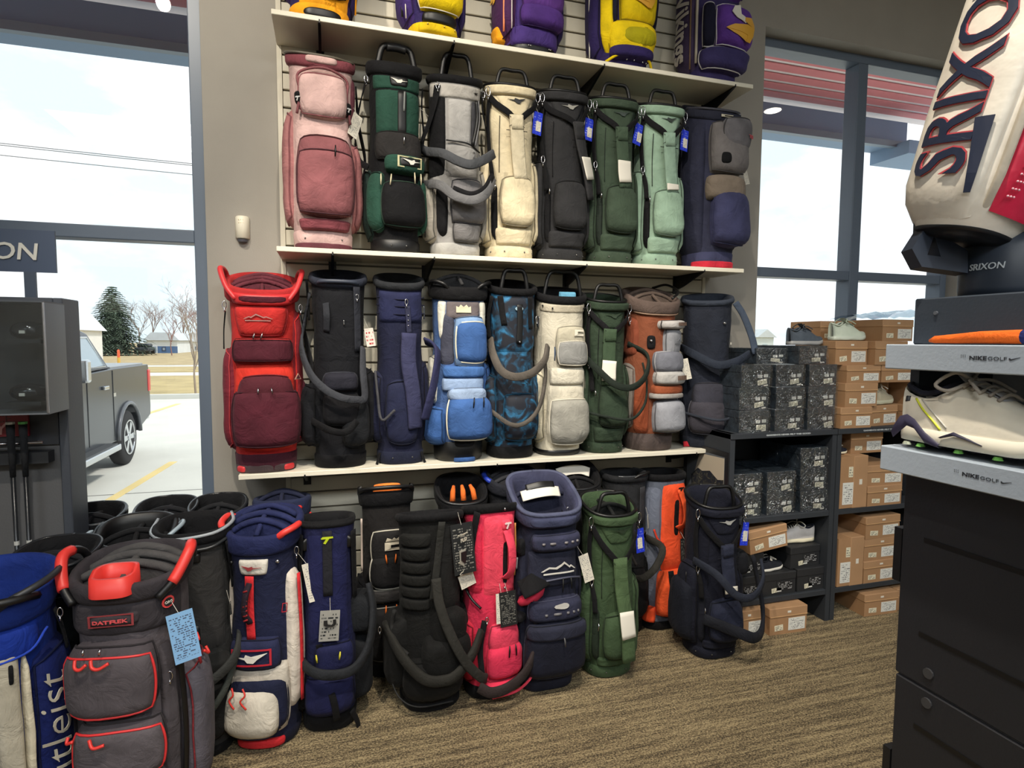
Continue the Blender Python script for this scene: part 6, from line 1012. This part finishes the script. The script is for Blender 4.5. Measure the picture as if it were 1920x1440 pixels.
for i, (lb, dz) in enumerate(MBc):
    c = atY(66, 620 if i == 0 else 735, -.70); t = thing('driver_head', lb, 'club head', (c.x-.02, -.69, c.z-.03), 0, 'club heads in the glass case')
    v = []; f = []
    for j in range(7):
        for k in range(14):
            a = 2*math.pi*k/14; e = math.sin(math.pi*(j+.3)/6.6); v.append((math.cos(a)*.055*e, math.sin(a)*.05*e, -.0+.03*(1-math.cos(math.pi*j/6))))
    for j in range(6):
        for k in range(14): f.append((j*14+k, j*14+(k+1) % 14, (j+1)*14+(k+1) % 14, (j+1)*14+k))
    f += [tuple(range(13, -1, -1)), tuple(84+k for k in range(14))]; link('crown', v, f, pla(26, 28, 34, rough=.15), t); MB().tube([(.045, 0, .03), (.06, 0, .09)], .006).build('hosel', CHROME, t); MB().box(-.008, .008, -.055, -.05, .02, .03).build('maker_mark', WHITE, t); MB().box(-.05, .05, -.05, .05, -.012, 0).build('stand', pla(34, 36, 40), t)

# ------------------------------------------------------------------ outdoors
G = -.25
CONC = mat((206, 206, 198), .9, 'stone', var=.05); ASPH = mat((176, 178, 176), .9, 'stone', var=.05); GRASS = mat((176, 158, 112), .95, 'grass', var=.16)
struct(link('parking_lot', boxv(-60, 60, .25, 17.2, G-.1, G), BOXF, CONC, None, False))
struct(link('kerb', boxv(-60, 60, 17.2, 17.5, G-.1, G+.14), BOXF, mat((196, 196, 190), .9, 'stone', var=.05), None, False))
struct(link('lawn', boxv(-120, 120, 17.5, 29.5, G-.1, G+.05), BOXF, GRASS, None, False))
struct(link('street', boxv(-160, 160, 29.5, 33.0, G-.1, G+.03), BOXF, mat((206, 204, 198), .9, 'stone', var=.05), None, False))
struct(link('verge', boxv(-160, 160, 33.0, 40, G-.1, G+.06), BOXF, GRASS, None, False))
struct(link('far_street', boxv(-160, 160, 40, 43, G-.1, G+.04), BOXF, mat((200, 198, 192), .9, 'stone', var=.05), None, False))
struct(link('far_field', boxv(-300, 300, 43, 300, G-.1, G+.05), BOXF, mat((172, 154, 116), .95, 'grass', var=.2), None, False))
def line(label, a, b_, w_=.11):
    a = Vector(a); b_ = Vector(b_); d = (b_-a).normalized(); s_ = Vector((d.y, -d.x, 0))*w_/2
    v = [a-s_, a+s_, b_+s_, b_-s_]; v = [Vector((q.x, q.y, G+.001)) for q in v]+[Vector((q.x, q.y, G+.005)) for q in v]
    tag(link('parking_line', v, BOXF, mat((224, 202, 140), .9, 'stone', var=.12), None, False), label, 'parking line', 'painted parking lines')
line('faded yellow parking line beside the truck', atZ(175, 957, G), atZ(325, 866, G)); line('faded yellow parking line beyond the truck tail', atZ(270, 778, G), atZ(335, 757, G), .14)
tag(link('joint', [v_ for v_ in boxv(-12, 12, 4.83, 4.85, G+.001, G+.003)], BOXF, pla(120, 120, 116), None, False), 'dark expansion joint across the parking lot', 'joint')
# canopy over the storefront
CB = pla(128, 154, 184, rough=.6)
t = thing('canopy', 'blue grey steel canopy with red corrugated soffit over the windows', 'canopy', (0, .24, 3.6))
MB().box(-6, 5.75, 1.50, 1.75, 0, .25).build('edge_beam', CB, t); MB().box(-6, 5.75, 1.44, 1.50, -.03, .03).build('edge_lip', pla(120, 136, 152), t); MB().box(5.55, 6.3, 1.3, 1.75, -.13, .0).build('drop_beam', CB, t)
rb0 = None
for i in range(12):
    if rb0 is None: rb0 = bevel(link('soffit_rib', boxv(-6, 6.3, 0, .112, 0, .010), BOXF, mat((224, 132, 136), .6, 'paint', var=.05), t, False), .004, 1); rb0.location = (0, 1.5, .353)
    else: o = rb0.copy(); COL.objects.link(o); o.parent = t; o.location = (0, 1.5-.16*i, .353)
MB().box(-6, 6.3, -.24, 1.75, .365, .39).build('soffit_deck', pla(245, 232, 232), t); MB().box(-6, 6.3, -.0, .05, .31, .39).build('wall_angle', CB, t)
# pickup truck: tail away from the shop
XT, YT = -2.82, 7.9
t = thing('pickup_truck', 'dark grey pickup truck parked nose in outside the left window', 'pickup truck', (XT, YT, G)); PAINT = mat((70, 74, 80), .22, 'plain', .55); TRIM = mat((200, 204, 208), .2, 'plain', .9); DARKG = pla(30, 34, 40, rough=.12)
def side_prism(poly, x0, x1, name, m, parent=t, bev=0):
    mb = MB().prism([(-s_, z) for s_, z in poly], x1-x0, (x0, 0, 0), Vector((0, 1, 0)), Vector((0, 0, 1)), Vector((1, 0, 0))); o = mb.build(name, m, parent)
    if bev: bevel(o, bev, 3)
    return o
def archp(c, r, n=9): return [(c-r*math.cos(math.pi*k/n)*-1*-1, .40+r*math.sin(math.pi*k/n)*1.0) for k in range(n+1)]
low = [(.0, .60), (-.02, .75), (.03, 1.36), (.06, 1.42), (1.64, 1.42), (4.25, 1.36), (5.6, 1.24), (5.86, 1.05), (5.88, .48), (5.36, .42)]+[(4.86+.49*math.cos(math.pi*k/9), .42+.46*math.sin(math.pi*k/9)) for k in range(10)]+[(4.2, .42), (1.62, .42)]+[(1.12+.49*math.cos(math.pi*k/9), .42+.46*math.sin(math.pi*k/9)) for k in range(10)]+[(.5, .48)]
side_prism(low, -2.0, 0, 'body', PAINT, bev=.035)
gv = []                                                        # greenhouse: tapered
for (x, in_) in ((-.06, 0), (-.24, 1), (-1.76, 1), (-1.94, 0)): pass
bot = [(1.64, 1.42), (4.62, 1.37)]; top = [(2.26, 1.90), (2.45, 1.93), (3.55, 1.92), (3.37, 1.89)]
ring0 = [(x, s_, z) for (s_, z) in bot for x in (-.05, -1.95)]; v = [(-.05, -1.64, 1.42), (-.05, -4.24, 1.36), (-.22, -3.40, 1.89), (-.22, -3.12, 1.93), (-.22, -2.12, 1.94), (-.22, -1.90, 1.90)]; v2 = [(-2.0-x, y, z) for x, y, z in v]
m_ = MB().add(v+v2, [(0, 1, 2, 3, 4, 5), (11, 10, 9, 8, 7, 6)]+[(i, i+6, (i+1) % 6+6, (i+1) % 6) for i in range(6)]); bevel(m_.build('cab', PAINT, t), .03, 3)
def on_side(s_, z, off): k = (z-1.40)/.52; return Vector((-.05-.17*k+off, -s_, z))
for nm, pl in (('rear_window', [(1.80, 1.46), (2.57, 1.46), (2.57, 1.84), (2.02, 1.84)]), ('front_window', [(2.65, 1.46), (3.82, 1.43), (3.24, 1.84), (2.65, 1.84)])):
    q = [on_side(s_, z, .010) for s_, z in pl]; q2 = [on_side(s_, z, -.01) for s_, z in pl]; n_ = len(pl); w_ = MB().add(q2+q, [tuple(range(n_)), tuple(range(2*n_-1, n_-1, -1))]+[(i, (i+1) % n_, n_+(i+1) % n_, n_+i) for i in range(n_)]).build(nm, mat((150, 165, 175), .08, 'plain', .0), t); MB().tube([on_side(s_, z, .012) for s_, z in pl], .014, 5, True).build('window_trim', TRIM, w_)
for s_ in (1.72, 2.62, 3.74): MB().tube([(.001, -s_, .5), (.003, -s_, 1.40)], .005, 4).build('door_gap', pla(20, 22, 24), t)
for s_ in (1.95, 2.86): bevel(MB().box(0, .035, -s_-.17, -s_, 1.16, 1.21).build('door_handle', TRIM, t), .01, 2)
side_prism([(2.0, .36), (4.3, .36), (4.3, .44), (2.0, .44)], -.02, .16, 'running_board', TRIM, bev=.015); side_prism([(2.05, .44), (4.25, .44), (4.25, .455), (2.05, .455)], .0, .13, 'step_pad', pla(60, 62, 64))
for c_ in (1.12, 4.86):
    for xx, sg_ in ((-.02, 1), (-1.98, -1)):
        w_ = MB().lathe([(.20, -.14), (.34, -.14), (.385, -.11), (.395, -.05), (.395, .0), (.385, .03), (.34, .05), (.24, .05)], (xx-(.03 if sg_ > 0 else -.03), -c_, .395), 28, 'x').build('wheel', pla(38, 38, 40, rough=.9), t, True)
        if sg_ > 0:
            r_ = MB().lathe([(.25, .035), (.255, .06), (.235, .062), (.225, .03)], (xx-.03, -c_, .395), 28, 'x')
            r_.lathe([(.06, .03), (.055, .06), (.02, .065)], (xx-.03, -c_, .395), 14, 'x')
            for k in range(6):
                a = k*math.pi/3; c2 = Vector((xx+.022, -c_, .395)); d = Vector((0, math.cos(a), math.sin(a))); n2 = Vector((0, -math.sin(a), math.cos(a))); r_.add([c2+d*.04+n2*.03, c2+d*.235+n2*.045, c2+d*.235-n2*.045, c2+d*.04-n2*.03]+[c2+d*.04+n2*.03-Vector((.03, 0, 0)), c2+d*.235+n2*.045-Vector((.03, 0, 0)), c2+d*.235-n2*.045-Vector((.03, 0, 0)), c2+d*.04-n2*.03-Vector((.03, 0, 0))], BOXF)
            r_.build('rim', TRIM, w_)
    MB().tube([(.012, -(c_+.50*math.cos(math.pi*k/12)), .42+.48*math.sin(math.pi*k/12)) for k in range(13)], .03, 6).build('wheel_arch', pla(92, 96, 102, rough=.3), t, True)
bevel(MB().box(-.12, .012, .0-.10, .03, .98, 1.34).build('tail_light', pla(200, 60, 60, rough=.25), t), .02, 2); MB().box(-1.9, -.06, -.02, .14, .52, .74).build('rear_bumper', TRIM, t)
MB().tube([(.0, -3.40, 1.42), (.12, -3.38, 1.45)], .025, 6).build('mirror_arm', PAINT, t); bevel(MB().box(.10, .30, -3.46, -3.34, 1.34, 1.60).build('mirror', TRIM, t), .03, 3); bevel(MB().box(-1.94, -.06, -1.60, -.1, 1.41, 1.445).build('bed_cover', mat((150, 154, 158), .35, 'plain', .3), t), .01, 2); MB().box(.002, .006, -1.72, -1.62, 1.04, 1.09).build('badge', TRIM, t)

# trees
def conifer(label, x, y, h_, r_):
    t = thing('spruce_tree', label, 'tree', (x, y, G)); MB().tube([(0, 0, 0), (0, 0, h_*.96)], [h_*.022, .02], 7).build('trunk', mat((70, 58, 46), .9, 'stone'), t); v = []; f = []
    rnd = random.Random(4)
    for i in range(30):
        z = h_*(.06+.92*(i/30)**.9); rr = r_*(1-(z/h_))**.8+.12; n = 15 if i < 22 else 9
        for k in range(n):
            a = 2*math.pi*(k+rnd.random()*.8)/n; l_ = rr*rnd.uniform(.72, 1.1); d = Vector((math.cos(a), math.sin(a), 0)); s_ = Vector((-d.y, d.x, 0)); o = Vector((0, 0, z)); dr = -.22*l_
            for q in range(6):
                e0 = q/6; p = o+d*(l_*(e0+.1))+Vector((0, 0, dr*e0*e0*1.2+.12*l_*e0)); w_ = .30*l_*(1.08-e0)+.05
                for sg_ in (-1, 1):
                    k0 = len(v); tip = p+d*(l_*.22)+s_*(sg_*w_)+Vector((0, 0, -.10*l_+rnd.uniform(-.05, .05))); v += [p+Vector((0, 0, .06)), p+d*(l_*.10)+Vector((0, 0, -.08)), tip]; f.append((k0, k0+1, k0+2))
                k0 = len(v); v += [p-s_*.07*l_, p+s_*.07*l_, p+d*l_*.24+Vector((0, 0, .02))]; f.append((k0, k0+1, k0+2))
    o = link('needles', v, f, mat((84, 100, 82), .9, 'grass', var=.35), t, False); o['kind'] = 'stuff'
c = atZ(215, 667, G); sc_ = (c.y+3.1)
tt = CAM+ray(207, 532)*((c.y-CAM.y)/ray(207, 532).y); conifer('tall dark green spruce behind the parked truck', c.x, c.y, tt.z-G, .062*sc_*.82)
def bare(label, x, y, h_, col=(132, 112, 100), seed=1, lean=0, dens=4, spread=.55, name='bare_tree'):
    t = thing(name, label, 'tree', (x, y, G+.04)); rnd = random.Random(seed); tr = MB(); br = MB()
    def grow(p, d, l_, r_, lv):
        q = p+d*l_; (tr if lv == 0 else br).tube([p, (p+q)/2+Vector((rnd.uniform(-.04, .04)*l_, rnd.uniform(-.04, .04)*l_, 0)), q], [r_, r_*.85, r_*.65], 4 if lv else 6, cap=False)
        if lv >= dens: return
        for k in range(3 if lv else 5):
            a = rnd.uniform(0, 6.283); nd = (d+Vector((math.cos(a)*spread, math.sin(a)*spread, rnd.uniform(-.05, .35)))).normalized(); st = p+(q-p)*(rnd.uniform(.45, 1) if lv else rnd.uniform(.5, 1)); grow(st, nd, l_*rnd.uniform(.55, .78), r_*.55, lv+1)
    grow(Vector((0, 0, 0)), Vector((lean, 0, 1)).normalized(), h_*.42, h_*.012, 0); tr.build('trunk', mat(col, .9, 'stone'), t); o = br.build('branches', mat(col, .9, 'stone'), t); o['kind'] = 'stuff'
c = atZ(367, 741, G); bare('slender young tree on the lawn beyond the truck', c.x, c.y, 3.0, (150, 136, 122), 3, 0, 3, .36, 'young_tree')
for i, (u_, y_, h_) in enumerate(((262, 92, 8.0), (288, 98, 8.5), (345, 96, 10.5), (372, 90, 9.5), (392, 99, 9))):
    c = atY(u_, 660, y_); bare(('bare brown tree right of the spruce', 'bare tree rising behind the low house', 'wide bare tree above the house roof', 'bare tree near the right edge of the left window', 'bare tree just behind the wall pier')[i], c.x, y_, h_, (150, 132, 126), 10+i, 0, 5, .7)
c = atY(322, 655, 70); bare('rusty leafless shrub before the low house', c.x, 70, 5.2, (146, 112, 104), 31, 0, 5, .6, 'shrub')
def house(label, x0, x1, y, h_, d_, wallc, roofc, rise, gable='x', band=None, doors=()):
    t = thing('house', label, 'building', ((x0+x1)/2, y, G)); w_ = x1-x0; bevel(MB().box(-w_/2, w_/2, 0, d_, 0, h_).build('wall', mat(wallc, .85, 'stone', var=.05), t), .02, 1)
    if gable == 'x': m_ = MB().prism([(-w_/2-.3, h_), (w_/2+.3, h_), (w_/2-rise*.6, h_+rise), (-w_/2+rise*.6, h_+rise)], d_+.6, (0, -.3, 0), Vector((1, 0, 0)), Vector((0, 0, 1)), Vector((0, 1, 0)))
    else: m_ = MB().prism([(-w_/2-.3, h_), (w_/2+.3, h_), (0, h_+rise)], d_+.6, (0, -.3, 0), Vector((1, 0, 0)), Vector((0, 0, 1)), Vector((0, 1, 0)))
    m_.build('roof', mat(roofc, .8, 'stone', var=.06), t)
    if band: MB().box(-w_/2-.01, w_/2+.01, -.02, .01, .0, h_*.55).build('lower_cladding', mat(band, .8, 'stone', var=.06), t)
    for (a, b_, z0, z1, cc) in doors:
        q = MB().box(-w_/2+a*w_, -w_/2+b_*w_, -.06, 0, z0*h_, z1*h_).build('window' if z0 > .1 else 'door', pla(*cc), t); MB().box(-w_/2+a*w_+.08, -w_/2+b_*w_-.08, -.08, -.06, z0*h_+.1, z1*h_-.1).build('pane', pla(150, 165, 180, rough=.2), q)
    return t
A_ = atY(275, 660, 82); B2 = atY(333, 660, 82); tp = atY(300, 628, 82)
house('low white and blue house beyond the lawns', A_.x, B2.x, 82, (atY(300, 636, 82).z-G)*.92, 8, (220, 224, 226), (196, 204, 212), 1.0, 'x', (78, 108, 150), ((.1, .35, .0, .6, (226, 228, 230)), (.5, .62, .2, .5, (60, 70, 90))))
A_ = atY(334, 660, 96); B2 = atY(392, 660, 96); house('pale grey garage beside the low house', A_.x, B2.x, 96, (atY(360, 640, 96).z-G)*.95, 8, (226, 226, 224), (206, 210, 214), 1.5, 'y', None, ((.1, .25, .2, .5, (70, 80, 100)), (.55, .7, .2, .5, (80, 90, 104))))
A_ = atY(40, 660, 48); B2 = atY(118, 660, 48); house('white gabled house behind the truck cab', A_.x, B2.x, 48, (atY(150, 618, 48).z-G), 8, (228, 228, 224), (206, 210, 212), 2.0, 'y', None, ((.6, .75, .3, .6, (90, 100, 110)),))
A_ = atY(1420, 660, 70); B2 = atY(1450, 660, 70); house('pale house far off beyond the right window', A_.x, B2.x, 70, 2.6, 6, (206, 216, 216), (196, 204, 206), 1.2, 'y', None, ((.3, .6, .3, .6, (150, 165, 170)),))
c = atY(1540, 650, 75); bare('small bare tree far off beyond the right window', c.x, 75, 6, (190, 180, 176), 55, 0, 4, .6)
# hydrant-like marker, parked car, shrub and street lines
c = atZ(222, 663, G+.05); t = thing('marker_post', 'orange and yellow marker post on the far verge', 'post', (c.x, c.y*.55, G+.05)); c2 = atY(222, 660, c.y*.55); t.location.x = c2.x; MB().tube([(0, 0, 0), (0, 0, .5)], .09, 10).build('lower_post', pla(214, 170, 70), t); MB().tube([(0, 0, .5), (0, 0, .95), (0, 0, 1.05)], [.085, .085, .05], 10).build('upper_post', pla(224, 100, 60), t)
c = atY(272, 662, 78); t = thing('parked_car', 'small dark car parked by the low house', 'car', (c.x, 78, G+.05)); bevel(MB().box(-.75, .75, -1.5, 1.5, .3, .8).build('body', pla(60, 66, 76, rough=.3), t), .15, 3); bevel(MB().box(-.65, .65, -.9, .9, .8, 1.25).build('cabin', pla(40, 46, 56, rough=.2), t), .2, 3)
for x in (-1, 1): MB().lathe([(.3, -.8), (.3, .8)], (0, x, .3), 14, 'x').build('axle_wheels', pla(24, 24, 26), t)
for i, (v0, v1) in enumerate(((266, 308), (270, 311), (290, 327))):
    a = atY(-300, v0-31, 28); b_ = atY(700, v1+33, 28); mid = (a+b_)/2; mid.z -= .05
    tag(MB().tube(catmull([a, mid, b_], 8), .016, 4).build('power_line', pla(90, 96, 100)), ('uppermost power line crossing the sky in the left window', 'power line just under the uppermost one', 'lowest power line crossing the sky in the left window')[i], 'power line', 'power lines')
